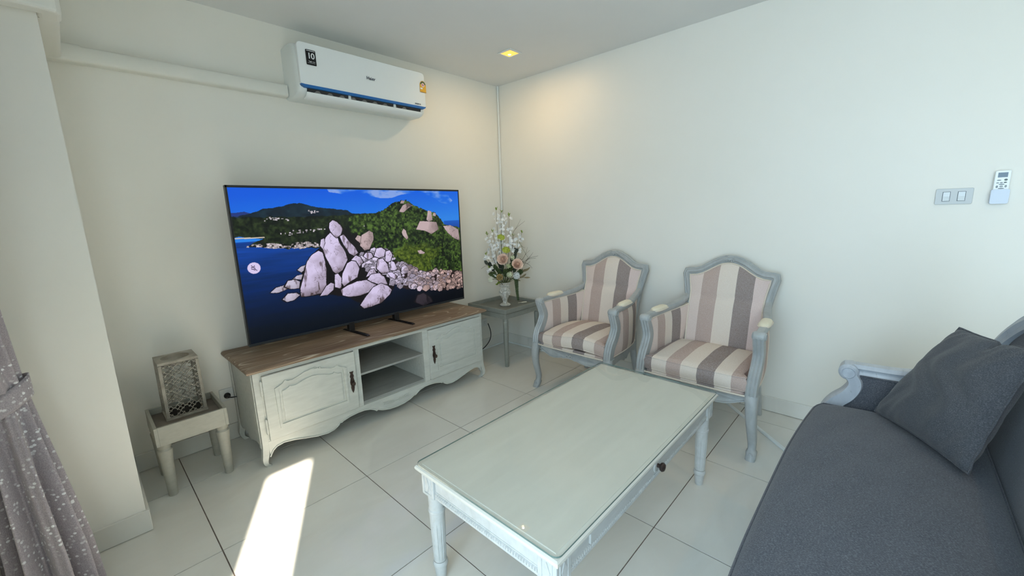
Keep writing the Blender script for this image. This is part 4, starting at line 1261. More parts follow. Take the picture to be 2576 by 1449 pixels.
    cushion(cu, .205, .655, -.240, .240, .0, .072, .036 if slump else .024, M['stripe_seat'], M['stripe_piping'], slump, warp=t_front)
    return ch

M['stripe_piping'] = M['stripe_seat']
def cushion(root, x0, x1, y0, y1, z0, z1, crown, mat, pmat, slump=0, n=30, kround=.10, bulge=.012, pr=.0038, warp=None):
    cx, cy, hx_, hy_ = (x0 + x1) / 2, (y0 + y1) / 2, (x1 - x0) / 2, (y1 - y0) / 2
    def plan(s, t):
        x, y = cx + hx_ * s * math.sqrt(1 - kround * t * t), cy + hy_ * t * math.sqrt(1 - kround * s * s)
        return warp(x, y) if warp else (x, y)
    def wr(x, y):
        return .0022 * math.sin(23 * y + 9 * x) * math.sin(17 * x + 4) + .0014 * math.sin(61 * y + 20 * x)
    def lift(s, t):     # a soft sag of the front edge
        return slump * (.016 * math.sin(2.2 * t + .6) * max(0, s) ** 2 - .012 * max(0, s * t) ** 1.5 + .004 * max(0, s))
    def topz(s, t):
        e = max(0, (1 - s ** 4)) * max(0, (1 - t ** 4))
        return z1 + crown * (max(0, 1 - s * s) * max(0, 1 - t * t)) ** .42 + e * wr(s * hx_, t * hy_) + lift(s, t)
    m_ = MB()
    m_.grid(lambda a, b: plan(2 * a - 1, 2 * b - 1) + (topz(2 * a - 1, 2 * b - 1),), n, n)
    m_.grid(lambda a, b: plan(2 * a - 1, 2 * b - 1) + (z0 + max(0, lift(2 * a - 1, 2 * b - 1)) * .8,), n, n)
    per = []
    for k in range(n - 1): per.append((-1 + 2 * k / (n - 1), -1))
    for k in range(n - 1): per.append((1, -1 + 2 * k / (n - 1)))
    for k in range(n - 1): per.append((1 - 2 * k / (n - 1), 1))
    for k in range(n - 1): per.append((-1, 1 - 2 * k / (n - 1)))
    rings = []
    for j in range(7):
        f = j / 6
        ring = []
        for (s, t) in per:
            x, y = plan(s, t)
            dx, dy = (x - cx) / hx_, (y - cy) / hy_
            l_ = math.hypot(dx, dy)
            bb = bulge * math.sin(PI * f)
            zb = z0 + max(0, lift(s, t)) * .8; zt = z1 + lift(s, t)
            ring.append((x + dx / l_ * bb, y + dy / l_ * bb, zb + (zt - zb) * f + .0012 * math.sin(70 * (x + y)) * math.sin(PI * f)))
        rings.append(ring)
    m_.loft(rings, caps=False)
    body = m_.build('cushion_cover', mat, root, smooth=70)
    MB().tube(rings[-1], pr, 6, True).build('top_piping', pmat, root, smooth=60)
    MB().tube([(p[0], p[1], p[2] + pr) for p in rings[0]], pr, 6, True).build('bottom_piping', pmat, root, smooth=60)
    return body

make_chair('grey painted striped armchair standing next to the corner side table', 'striped cushion sagging on the armchair next to the corner table', -1.215, 'striped armchairs along the right wall', 1)
make_chair('grey painted striped armchair standing nearest to the dark sofa', 'plump striped cushion on the armchair nearest to the dark sofa', -2.003, 'striped armchairs along the right wall', 0)

# white cable strip lying on the floor behind the armchair
a_, b_ = Vector((-.055, -2.035, 0)), Vector((-.60, -2.588, 0))
dirv = (b_ - a_).normalized(); nv_ = Vector((-dirv.y, dirv.x, 0))
fs = MB()
prof = [(-.011, .0005), (-.0105, .006), (-.007, .010), (.007, .010), (.0105, .006), (.011, .0005)]
fs.loft([[tuple(p_ + nv_ * q + Vector((0, 0, z))) for q, z in prof] for p_ in (a_, b_)])
tag(fs.build('floor_cable_cover', M['trim_white'], smooth=30), 'white cable cover strip running diagonally across the floor under the armchair', 'cable cover')

# ================================================================== CORNER SIDE TABLE
SXm, SYm = -.292, -.283
stb = thing('side_table', 'grey square tray-top side table in the corner of the room', 'table', (SXm, SYm, 0))
def tray_table(root, hx_, hy_, zt, rimh, rimt, apr, paint, floor_m, legc, legprof, flare, floor_z):
    z0 = zt - rimh
    for s in (-1, 1):
        MB().prism([(s * hx_, zt), (s * (hx_ - rimt), zt), (s * (hx_ - rimt - flare), z0), (s * (hx_ - flare), z0)], lambda a, b, t: (a, t, b), -hy_ + (flare if flare else 0), hy_ - (flare if flare else 0)).build('tray_rim', paint, root, bevel=.0015)
        MB().prism([(s * hy_, zt), (s * (hy_ - rimt), zt), (s * (hy_ - rimt - flare), z0), (s * (hy_ - flare), z0)], lambda a, b, t: (t, a, b), -hx_ + rimt + flare, hx_ - rimt - flare).build('tray_rim', paint, root, bevel=.0015)
    MB().box(-hx_ + flare + .002, hx_ - flare - .002, -hy_ + flare + .002, hy_ - flare - .002, floor_z - .010, floor_z).build('tray_board', floor_m, root)
    for s in (-1, 1):
        if apr:
            MB().box(-hx_ + .008, hx_ - .008, s * (hy_ - .008) - (.018 if s > 0 else 0), s * (hy_ - .008) + (.018 if s < 0 else 0), z0 - .006 - apr, z0 - .006).build('apron', paint, root, bevel=.002)
            MB().box(s * (hx_ - .008) - (.018 if s > 0 else 0), s * (hx_ - .008) + (.018 if s < 0 else 0), -hy_ + .026, hy_ - .026, z0 - .006 - apr, z0 - .006).build('apron', paint, root, bevel=.002)
    me = MB().lathe(legprof, n=24).mesh('leg', 40); me.materials.append(paint)
    for sx in (-1, 1):
        for sy in (-1, 1):
            link('leg', me, root, loc=(sx * legc[0], sy * legc[1], 0))
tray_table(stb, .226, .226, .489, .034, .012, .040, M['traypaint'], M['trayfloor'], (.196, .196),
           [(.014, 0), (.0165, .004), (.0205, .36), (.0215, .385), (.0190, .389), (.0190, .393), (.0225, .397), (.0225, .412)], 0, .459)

# ================================================================== SMALL TRAY TABLE AND LANTERN
PXm, PYm = -2.531, -.242
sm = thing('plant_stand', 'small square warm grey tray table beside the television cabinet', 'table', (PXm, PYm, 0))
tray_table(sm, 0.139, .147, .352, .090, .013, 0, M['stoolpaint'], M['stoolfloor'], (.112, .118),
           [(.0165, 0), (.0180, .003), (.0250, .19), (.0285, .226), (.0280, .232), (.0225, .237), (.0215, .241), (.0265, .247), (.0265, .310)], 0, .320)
LXm, LYm, LZ = -2.527, -.178, .3202
ln = thing('lantern', 'pewter grey fretwork lantern box with a round opening on top', 'lantern', (LXm, LYm, LZ))
LB, LT, LH = .080, .078, .288
def lp_(z): return LB + (LT - LB) * z / LH
pt_ = MB()
for sx in (-1, 1):
    for sy in (-1, 1):
        rr = []
        for z in (.012, LH - .014):
            a = lp_(z); b = a - .013
            rr.append([(sx * a, sy * a, z), (sx * b, sy * a, z), (sx * b, sy * b, z), (sx * a, sy * b, z)])
        MB().loft(rr).build('corner_post', M['pewter'], ln, bevel=.001)
MB().box(-LB - .003, LB + .003, -LB - .003, LB + .003, 0, .012).build('base', M['pewter'], ln, bevel=.002)
MB().box(-LB + .016, LB - .016, -LB + .016, LB - .016, .0122, .014).build('base_lining', M['inside'], ln)
# top plate with a round hole and inner cup wall
tp = MB()
n_ = 48; r_ = .056
out_, inn = [], []
for k in range(n_):
    a = 2 * PI * k / n_
    c_, s_ = math.cos(a), math.sin(a)
    q = LT / max(abs(c_), abs(s_))
    out_.append((q * c_, q * s_)); inn.append((r_ * c_, r_ * s_))
tp.loft([[(x, y, LH) for x, y in out_], [(x, y, LH) for x, y in inn], [(x, y, LH - .030) for x, y in inn], [(x * .95, y * .95, LH - .030) for x, y in inn][:], [(x * 1.03, y * 1.03, LH - .012) for x, y in inn], [(x, y, LH - .012) for x, y in out_]], closed=True)
tp.build('top_plate', M['pewter'], ln, smooth=35)
# fretwork sides: rows of quatrefoils joined by diagonal bars
def fret():
    m_ = MB()
    w_, z0, z1 = LB - .011, .012, LH - .013
    cols, rows = 3, 6
    px_, pz_ = 2 * w_ / cols, (z1 - z0) / rows
    Q = [(-1, -1), (1, -1), (1, 1), (-1, 1)]
    for r in range(rows):
        for c in range(cols):
            cx = -w_ + px_ * (c + .5); cz = z0 + pz_ * (r + .5)
            pts = []
            for t in np.linspace(0, 2 * PI, 40, endpoint=False):
                k = .30 + .17 * abs(math.cos(2 * t)) ** .7        # four lobes pointing up, down and sideways
                pts.append((cx + px_ * k * math.cos(t), 0, cz + pz_ * k * math.sin(t)))
            m_.sweep(pts, (0, 1, 0), .0011, .0032, sec=Q, closed=True)
    for r in range(rows + 1):
        for c in range(cols + 1):
            cx = -w_ + px_ * c; cz = z0 + pz_ * r
            for (dx, dz) in ((1, 1), (1, -1), (-1, 1), (-1, -1)):
                ex, ez = cx + dx * px_ * .29, cz + dz * pz_ * .29
                if z0 - .001 <= ez <= z1 + .001 and -w_ - .001 <= ex <= w_ + .001:
                    m_.sweep([(cx, 0, cz), (ex, 0, ez)], (0, 1, 0), .0011, .0030, sec=Q)
    return m_
fm = fret().mesh('fretwork'); fm.materials.append(M['pewter'])
for k in range(4):
    o_ = link('fretwork', fm, ln)
    o_.matrix_local = Matrix.Rotation(k * PI / 2, 4, 'Z') @ Matrix.Translation((0, -LB + .006, 0))

# ================================================================== VASE AND FLOWERS
VX, VY, VZ = -.300, -.298, .4592
va = thing('vase', 'small antique white urn vase with carved cherub relief', 'vase', (VX, VY, VZ))
M['plaster'] = surface('antique_plaster', S(176, 166, 150), S(222, 218, 208), 40, .7, .3, .5, 120)
M['plaster2'] = surface('antique_plaster_light', S(200, 194, 182), S(228, 225, 217), 60, .7, .3, .4, 160)
vp = [(.040, 0), (.044, .004), (.044, .012), (.038, .018), (.030, .022), (.022, .030), (.019, .042), (.022, .056), (.030, .072), (.037, .092), (.042, .115), (.045, .140), (.043, .160), (.038, .175), (.036, .182), (.041, .190), (.046, .200), (.046, .206), (.038, .206), (.034, .196)]
MB().lathe(vp, n=40, rf=lambda r, z, a: r * (1 + .03 * math.sin(a * 9 + z * 70) * (.05 < z < .18) + .025 * math.cos(a * 16) * (z > .185) + .02 * math.cos(a * 20) * (z < .015))).build('urn', M['plaster'], va, smooth=60)
MB().tube([(.044 * math.cos(t), .044 * math.sin(t), .180 + .003 * math.cos(8 * t)) for t in np.linspace(0, 2 * PI, 40, endpoint=False)], .006, 6, True).build('garland_ring', M['plaster2'], va, smooth=60)
# cherub: head, trunk, limbs and wings melted into one figure
cam_dir = math.atan2(-2.727 - VY, -2.789 - VX)
def fig(dth, r, z): return (r * math.cos(cam_dir + dth), r * math.sin(cam_dir + dth), z)
cf = MB()
for (d, r, z, s_) in ((.1, .050, .150, .0150), (.05, .046, .122, .0155), (.0, .044, .104, .0165), (-.05, .042, .088, .0150), (.28, .048, .125, .008), (.50, .046, .135, .007), (.66, .042, .150, .007),
                      (-.28, .048, .120, .008), (-.50, .044, .108, .007), (-.62, .040, .092, .007), (.18, .044, .072, .0095), (.28, .036, .056, .008), (.22, .030, .040, .007), (.16, .032, .028, .007),
                      (-.25, .042, .072, .0095), (-.45, .038, .060, .008), (-.34, .032, .044, .007), (-.26, .032, .030, .007), (.85, .040, .120, .011), (1.05, .040, .105, .012), (.95, .040, .138, .010),
                      (-.85, .040, .125, .011), (-1.1, .040, .100, .012), (-1.0, .040, .140, .010), (1.5, .042, .12, .012), (-1.6, .042, .12, .012), (.1, .056, .160, .009), (.28, .050, .162, .008), (-.08, .050, .164, .008)):
    cf.ball(fig(d, r, z), s_, 10, 7)
cfo = cf.build('cherub_relief', M['plaster2'], va, smooth=180)
rm = cfo.modifiers.new('remesh', 'REMESH'); rm.mode = 'VOXEL'; rm.voxel_size = .0028; rm.use_smooth_shade = True
bm_ = MB()
for k in range(22):
    a = 2 * PI * k / 22
    bm_.ball((.046 * math.cos(a), .046 * math.sin(a), .203), .0042, 7, 5)
    bm_.ball((.043 * math.cos(a), .043 * math.sin(a), .009), .0040, 7, 5)
bm_.build('beaded_rings', M['plaster2'], va, smooth=60)

# directions as seen across the bouquet: R to the side, D toward the room
RV = Vector((math.cos(YAW), -math.sin(YAW), 0)); DV = Vector((-math.sin(YAW), -math.cos(YAW), 0))
VB = Vector((VX, VY, 0))
def B(l, z, d=0.0): return VB + RV * l + DV * d + Vector((0, 0, z))
M['stem'] = plain('flower_stem', S(92, 104, 62), .6)
M['twig'] = plain('brown_twig', S(92, 76, 62), .7)
M['leaf'] = surface('green_leaf', S(58, 74, 46), S(92, 108, 66), 40, .5)
M['leaf_dark'] = surface('dark_leaf', S(46, 54, 46), S(74, 80, 70), 40, .5)
M['leaf_fresh'] = plain('fresh_green', S(140, 160, 62), .5)
M['leaf_bronze'] = plain('bronze_leaf', S(140, 128, 98), .6)
M['petal_white'] = surface('white_petal', S(226, 226, 224), S(244, 244, 242), 50, .7)
M['petal_lime'] = surface('lime_petal', S(196, 206, 78), S(222, 226, 120), 50, .7)
M['petal_pink'] = surface('pink_petal', S(236, 208, 190), S(244, 226, 210), 50, .7)
M['petal_peach'] = surface('peach_heart', S(222, 172, 142), S(234, 196, 168), 60, .7)
M['petal_green'] = surface('pale_green_petal', S(206, 214, 172), S(226, 230, 200), 50, .7)
M['petal_cream'] = surface('cream_petal', S(226, 222, 200), S(238, 236, 220), 50, .7)
M['pollen'] = surface('ochre_beads', S(168, 138, 78), S(206, 180, 122), 90, .7)
M['heart'] = plain('flower_heart', S(150, 96, 100), .7)
rnd = random.Random(5)

def petal(w_, l_, cup, tip=.3):
    """one petal rooted at the origin, rising along +z and cupped toward +x"""
    def fn(a, b):
        s = 2 * a - 1
        wd = w_ * math.sin(PI * (.10 + .76 * b)) ** .55
        return (cup * (b ** 2) * l_ - abs(s) ** 2 * cup * w_ * .8 + .06 * l_ * math.sin(7 * s) * b * tip, s * wd, l_ * (b - .1 * s * s * b))
    return MB().grid(fn, 5, 5)

def bloom(root, name, mat, c, axis, layers, heart=None, hr=0.0):
    """layers: (count, radius at root, petal width, petal length, opening angle, cup)"""
    ax = Vector(axis).normalized()
    Q = ax.to_track_quat('Z', 'Y').to_matrix().to_4x4()
    first = None
    ph = rnd.random()
    for li, (cnt, r0, w_, l_, op, cup) in enumerate(layers):
        me = petal(w_, l_, cup).mesh(name, 180); me.materials.append(mat if not isinstance(mat, (list, tuple)) else mat[min(li, len(mat) - 1)])
        for k in range(cnt):
            a = 2 * PI * (k + ph + li * .37) / cnt + rnd.uniform(-.12, .12)
            o_ = link(name, me, root)
            o_.matrix_local = Matrix.Translation(c) @ Q @ Matrix.Rotation(a, 4, 'Z') @ Matrix.Translation((r0, 0, -.002 * li)) @ Matrix.Rotation(op + rnd.uniform(-.1, .1), 4, 'Y') @ Matrix.Rotation(PI, 4, 'Z')
    if heart:
        m_ = MB().ball(c, hr, 10, 6)
        m_.build('heart', heart, root, smooth=60)

def stem(root, pts, r=.0022, mat=None, name='stem'):
    return MB().tube(spline(pts, 5), r, 6).build(name, mat or M['stem'], root, smooth=60)

def leaf_mesh(l_, w_, mat, fold=.25):
    def fn(a, b):
        s = 2 * a - 1
        wd = w_ * math.sin(PI * min(.99, .05 + .93 * b)) ** .9
        return (s * wd, l_ * b, abs(s) * wd * fold + l_ * .18 * b * b)
    me = MB().grid(fn, 5, 7).mesh('leaf', 180); me.materials.append(mat)
    return me

def put_leaf(root, me, p, d, up=(0, 0, 1)):
    d = Vector(d).normalized(); upv = Vector(up)
    x = d.cross(upv)
    if x.length < 1e-3: x = Vector((1, 0, 0))
    x.normalize(); z = x.cross(d)
    o_ = link('leaf', me, root)
    mm = Matrix((x, d, z)).transposed().to_4x4(); mm.translation = Vector(p)
    o_.matrix_local = mm
    return o_

MOUTH = lambda l=0, d=0: tuple(B(l, .655, d))
G = 'flowers in the urn vase'
def flower(name, label, cat='flower'):
    return thing(name, label, cat, (0, 0, 0), 0, G)

rose_layers = [(3, .002, .012, .030, -.25, .3), (4, .006, .017, .032, -.05, .3), (5, .011, .021, .034, .18, .25), (6, .015, .024, .036, .42, .2)]
for (l, z, d, label) in ((-.018, 1.040, .01, 'lime green rose standing highest among the white blossom branches'), (.022, .934, .03, 'lime green rose just above the pink peonies in the urn')):
    t = flower('lime_rose', label)
    c = B(l, z, d); stem(t, [MOUTH(l * .2, d * .5), tuple(B(l * .7, (z + .655) / 2, d * .8)), tuple(c)])
    bloom(t, 'petal', M['petal_lime'], c, (RV * .15 + DV * .45 + Vector((0, 0, 1))), rose_layers)
peony = [(5, .001, .010, .024, -.25, .25), (7, .006, .014, .028, .0, .25), (9, .011, .018, .032, .3, .2), (10, .015, .022, .036, .6, .15), (9, .017, .025, .040, .95, .1)]
for (l, z, d, label) in ((-.006, .870, .075, 'pale pink peony with peach heart set left under the lime rose'), (.112, .825, .075, 'pale pink peony at the outer side of the white hydrangea')):
    t = flower('pink_peony', label)
    c = B(l, z, d); stem(t, [MOUTH(l * .2, d * .3), tuple(B(l * .7, (z + .655) / 2, d * .6)), tuple(c)])
    bloom(t, 'petal', [M['petal_peach'], M['petal_pink'], M['petal_pink'], M['petal_pink'], M['petal_pink']], c, (RV * (l - .05) * 3 + DV * 1.0 + Vector((0, 0, .35))), peony)
t = flower('green_ranunculus', 'pale green rosebud between the two pink peonies')
c = B(.039, .812, .105); stem(t, [MOUTH(.01, .03), tuple(B(.03, .74, .07)), tuple(c)])
bloom(t, 'petal', M['petal_green'], c, (DV * .9 + Vector((0, 0, .7))), [(3, .001, .010, .026, -.25, .3), (4, .004, .014, .030, -.05, .25), (5, .009, .018, .032, .15, .2)])
t = flower('cream_rose', 'cream rose low at the outer edge beside the bead flower')
c = B(-.108, .700, .055); stem(t, [MOUTH(-.02, .02), tuple(B(-.07, .70, .04)), tuple(c)])
bloom(t, 'petal', M['petal_cream'], c, (-RV * .9 + DV * .4 + Vector((0, 0, .1))), rose_layers[:3])
# hydrangea: a ball of four-petalled florets
def floret_mesh(r, mat, n=4):
    m_ = MB()
    for k in range(n):
        a = 2 * PI * k / n
        q = MB().grid(lambda s, b: ((r * b) * 1.0, (2 * s - 1) * r * .46 * math.sin(PI * (.04 + .82 * b)), .45 * r * b * b - .3 * r * b * abs(2 * s - 1)), 5, 5)
        q.xf(Matrix.Rotation(a, 4, 'Z')); m_.add(q.v, q.f)
    me = m_.mesh('blossom', 180); me.materials.append(mat)
    return me
fl4 = floret_mesh(.0125, M['petal_white']); fl4g = floret_mesh(.011, M['petal_green']); fl5 = floret_mesh(.0135, M['petal_white'], 5)
def floret(root, me, p, d, s=1.0):
    o_ = link('blossom', me, root)
    mm = Vector(d).normalized().to_track_quat('Z', 'Y').to_matrix().to_4x4() @ Matrix.Rotation(rnd.random() * 6, 4, 'Z')
    o_.matrix_local = Matrix.Translation(p) @ mm @ Matrix.Scale(s, 4)
    return o_
def cluster(root, c, r, me, n):
    for k in range(n):
        zz_ = 1 - 2 * (k + .5) / n; a = k * 2.399
        d = Vector((math.sqrt(1 - zz_ * zz_) * math.cos(a), math.sqrt(1 - zz_ * zz_) * math.sin(a), zz_))
        floret(root, me, c + d * r, d, rnd.uniform(.85, 1.15))
t = flower('white_hydrangea', 'white hydrangea head at the urn rim above the hanging green tassel')
c = B(.105, .728, .055); stem(t, [MOUTH(.02, .02), tuple(B(.06, .70, .04)), tuple(c)]); cluster(t, c, .026, fl4, 34)
t = flower('green_hydrangea', 'pale green hydrangea sprig hanging below the green rosebud')
c = B(.045, .745, .095); stem(t, [MOUTH(.01, .03), tuple(B(.02, .70, .07)), tuple(c)]); cluster(t, c, .020, fl4g, 20)
t = flower('white_sprig', 'small white flower sprig tucked between lime rose and pink peony')
c = B(.075, .880, .03); stem(t, [MOUTH(.01, .0), tuple(B(.05, .76, .02)), tuple(c)]); cluster(t, c, .014, fl4g, 12)
# bead flower
t = flower('bead_flower', 'round ochre bead flower low over the urn rim')
c = B(-.037, .722, .080); stem(t, [MOUTH(-.01, .02), tuple(B(-.03, .69, .05)), tuple(c)])
MB().ball(c, .020, 14, 9).build('core', M['leaf_dark'], t, smooth=60)
bd = MB()
for k in range(170):
    zz_ = 1 - 2 * (k + .5) / 170; a = k * 2.399
    d = Vector((math.sqrt(1 - zz_ * zz_) * math.cos(a), math.sqrt(1 - zz_ * zz_) * math.sin(a), zz_))
    bd.ball(c + d * .0255, .0031, 5, 4)
bo = bd.build('beads', M['pollen'], t, smooth=60); bo['kind'] = 'stuff'
# hanging amaranth tassel
t = flower('hanging_tassel', 'green trailing tassel of beads hanging beside the urn', 'plant')
hp = spline([MOUTH(.02, 0), tuple(B(.07, .700, .03)), tuple(B(.098, .690, .035)), tuple(B(.103, .640, .035)), tuple(B(.106, .580, .035)), tuple(B(.113, .515, .035))], 6)
MB().tube(hp, .0018, 6).build('stem', M['stem'], t, smooth=60)
hb = MB()
L_ = hp[10:]
for i, p in enumerate(L_):
    r0 = .0145 * (1 - .62 * i / len(L_))
    for k in range(7):
        a = 2 * PI * k / 7 + i * .5
        hb.ball((p[0] + r0 * math.cos(a), p[1] + r0 * math.sin(a), p[2] + .002 * math.sin(3 * a)), .0056, 6, 4)
hb = hb.build('tassel_beads', M['leaf'], t, smooth=60); hb['kind'] = 'stuff'

# blossom branches
lfm = leaf_mesh(.026, .006, M['leaf_fresh']); lfb = leaf_mesh(.046, .016, M['leaf']); lfd = leaf_mesh(.040, .014, M['leaf_dark']); lfz = leaf_mesh(.055, .008, M['leaf_bronze'])
BR = [((-.050, 1.285), -.005, .40, 16, 'white blossom branch reaching highest with a green leaf tip'),
      ((-.005, 1.262), .0, .42, 17, 'white blossom branch in the middle, second in height'),
      ((.057, 1.232), .01, .50, 14, 'dark straight blossom branch topped with white flowers by the pipe'),
      ((-.084, 1.105), .015, .55, 10, 'short white blossom branch beside the upper lime rose'),
      ((-.135, 1.080), -.02, .45, 11, 'white blossom branch leaning out over the television cabinet side'),
      ((-.148, .915), .03, .45, 9, 'low white blossom spray drooping toward the television'),
      ((.090, 1.065), .02, .70, 8, 'short white blossom branch on the armchair side'),
      ((.160, 1.085), -.01, .60, 11, 'white blossom branch with green tip leaning toward the armchairs'),
      ((-.125, .800), .06, .55, 6, 'lowest white blossom sprig beside the dark leaves')]
for (l, z), d, start, nb, label in BR:
    t = flower('blossom_branch', label, 'branch')
    p0 = Vector(MOUTH(l * .12, d)); p3 = B(l, z, d)
    mid = p0.lerp(p3, .5) + RV * (.012 if l > 0 else -.012)
    pts = spline([tuple(p0), tuple(mid), tuple(p3)], 8)
    MB().tube(pts, list(np.linspace(.0026, .0010, len(pts))), 6).build('twig', M['twig'], t, smooth=60)
    nb = int(nb * 1.9)
    for k in range(nb):
        f = start + (1 - start) * (k + .4) / nb
        q = pts[min(len(pts) - 1, int(f * (len(pts) - 1)))]
        off = RV * rnd.uniform(-.026, .026) + DV * rnd.uniform(-.012, .026) + Vector((0, 0, rnd.uniform(-.008, .014)))
        floret(t, fl5, Vector(q) + off, off + DV * .02 + Vector((0, 0, .006)), rnd.uniform(.7, 1.2))
    for k in range(4):
        put_leaf(t, lfm, p3 - Vector((0, 0, .004 * k)), RV * rnd.uniform(-1, 1) + Vector((0, 0, .7)) + DV * rnd.uniform(-.3, .5))
# bare twigs
TW = [([(.05, .70), (.080, 1.00), (.083, 1.075), (.115, 1.125), (.187, 1.180)], 'long bare twig bent over above the armchair side of the bouquet'),
      ([(.05, .72), (.11, .90), (.125, 1.02), (.165, .945), (.207, .872)], 'snapped green stem folding down on the armchair side'),
      ([(.06, .78), (.15, .82), (.21, .865), (.292, .886)], 'longest bare twig pointing sideways at the armchairs'),
      ([(.06, .76), (.15, .85), (.19, .905), (.222, .936)], 'bare twig rising sideways above the pink peony'),
      ([(.06, .76), (.16, .825), (.21, .815), (.240, .782)], 'bare twig arching down beside the pink peony'),
      ([(.06, .76), (.16, .80), (.20, .855), (.272, .868)], 'forked bare twig beside the pink peony'),
      ([(-.05, .76), (-.11, .81), (-.15, .815), (-.194, .790)], 'bare twig drooping toward the television cabinet')]
for pts, label in TW:
    t = flower('bare_twig', label, 'twig')
    pp_ = spline([MOUTH(.01, -.005)] + [tuple(B(l, z, .02)) for l, z in pts], 6)
    MB().tube(pp_, list(np.linspace(.0022, .0009, len(pp_))), 6).build('twig', M['twig'] if 'green' not in label else M['stem'], t, smooth=60)
    e = Vector(pp_[-9])
    dv_ = (Vector(pp_[-1]) - e)
    MB().tube([tuple(e), tuple(e + dv_ * .35 + Vector((0, 0, .02))), tuple(e + dv_ * .6 + Vector((0, 0, .045)))], [.0012, .001, .0006], 5).build('side_twig', M['twig'], t)
# foliage sprigs
FO = [((-.142, .845), .05, lfd, 7, 'dark leafy sprig on the television side of the bouquet'), ((-.105, .745), .075, lfb, 7, 'broad green leaf sprig beside the bead flower'),
      ((.114, .946), .02, lfd, 6, 'dark pointed leaf sprig above the outer pink peony'), ((.176, .705), .03, lfz, 5, 'bronze leaf sprig hanging low toward the armchair'),
      ((.190, .760), .02, lfz, 4, 'bronze leaf sprig pointing sideways under the twigs'), ((-.060, .655), .07, lfm, 9, 'fern frond drooping over the urn rim'),
      ((.01, .770), .085, lfb, 8, 'green leaves filling the middle below the peonies'), ((-.07, .800), .07, lfb, 8, 'green leaf sprig behind the bead flower'), ((.15, .84), .03, lfd, 6, 'dark green leaf sprig behind the outer peony'),
      ((-.03, .83), .02, lfd, 9, 'dark leaves packed behind the left peony'), ((.06, .80), .03, lfb, 9, 'green leaves packed behind the pale rosebud'), ((.15, .745), .05, lfb, 7, 'green leaf sprig behind the white hydrangea')]
for (l, z), d, me, k_, label in FO:
    t = flower('leaf_sprig', label, 'leaves')
    p0 = Vector(MOUTH(l * .15, d * .4)); p3 = B(l, z, d)
    mid = p0.lerp(p3, .55) + Vector((0, 0, .02))
    pts = spline([tuple(p0), tuple(mid), tuple(p3)], 8)
    MB().tube(pts, .0016, 6).build('stem', M['stem'], t, smooth=60)
    k_ = int(k_ * 1.5)
    for k in range(k_):
        f = .35 + .65 * (k + .5) / k_
        q = Vector(pts[min(len(pts) - 1, int(f * (len(pts) - 1)))])
        tg = (p3 - p0).normalized()
        put_leaf(t, me, q, tg + RV * rnd.uniform(-.9, .9) + Vector((0, 0, rnd.uniform(-.5, .6))) + DV * rnd.uniform(-.2, .5), DV + Vector((0, 0, .5)))

tas = MB().tube(spline([(-.175, -.335, .4640), (-.15, -.345, .4640), (-.120, -.36, .4645), (-.10, -.372, .4645)], 4), [.0018] * 5 + [.003, .0045, .005, .005, .005, .0048, .0045, .003], 8).build('wooden_tassel', M['petal_cream'], smooth=60)
tag(tas, 'small pale tassel lying on the side table tray', 'tassel')

# ================================================================== SOFA
sf = thing('sofa', 'dark charcoal sofa with grey painted carved frame and scrolled arm', 'sofa', (-1.49, -2.85, 0))
SO = Vector((-1.49, -2.85, 0))
def L(x, y, z): return (x - SO.x, y - SO.y, z)
W_ = M['sofawood']
SR, SL = -.60, -2.38        # outer frame ends
mx = lambda x: -2.98 - x    # mirror about the middle of the sofa (x = -1.49)
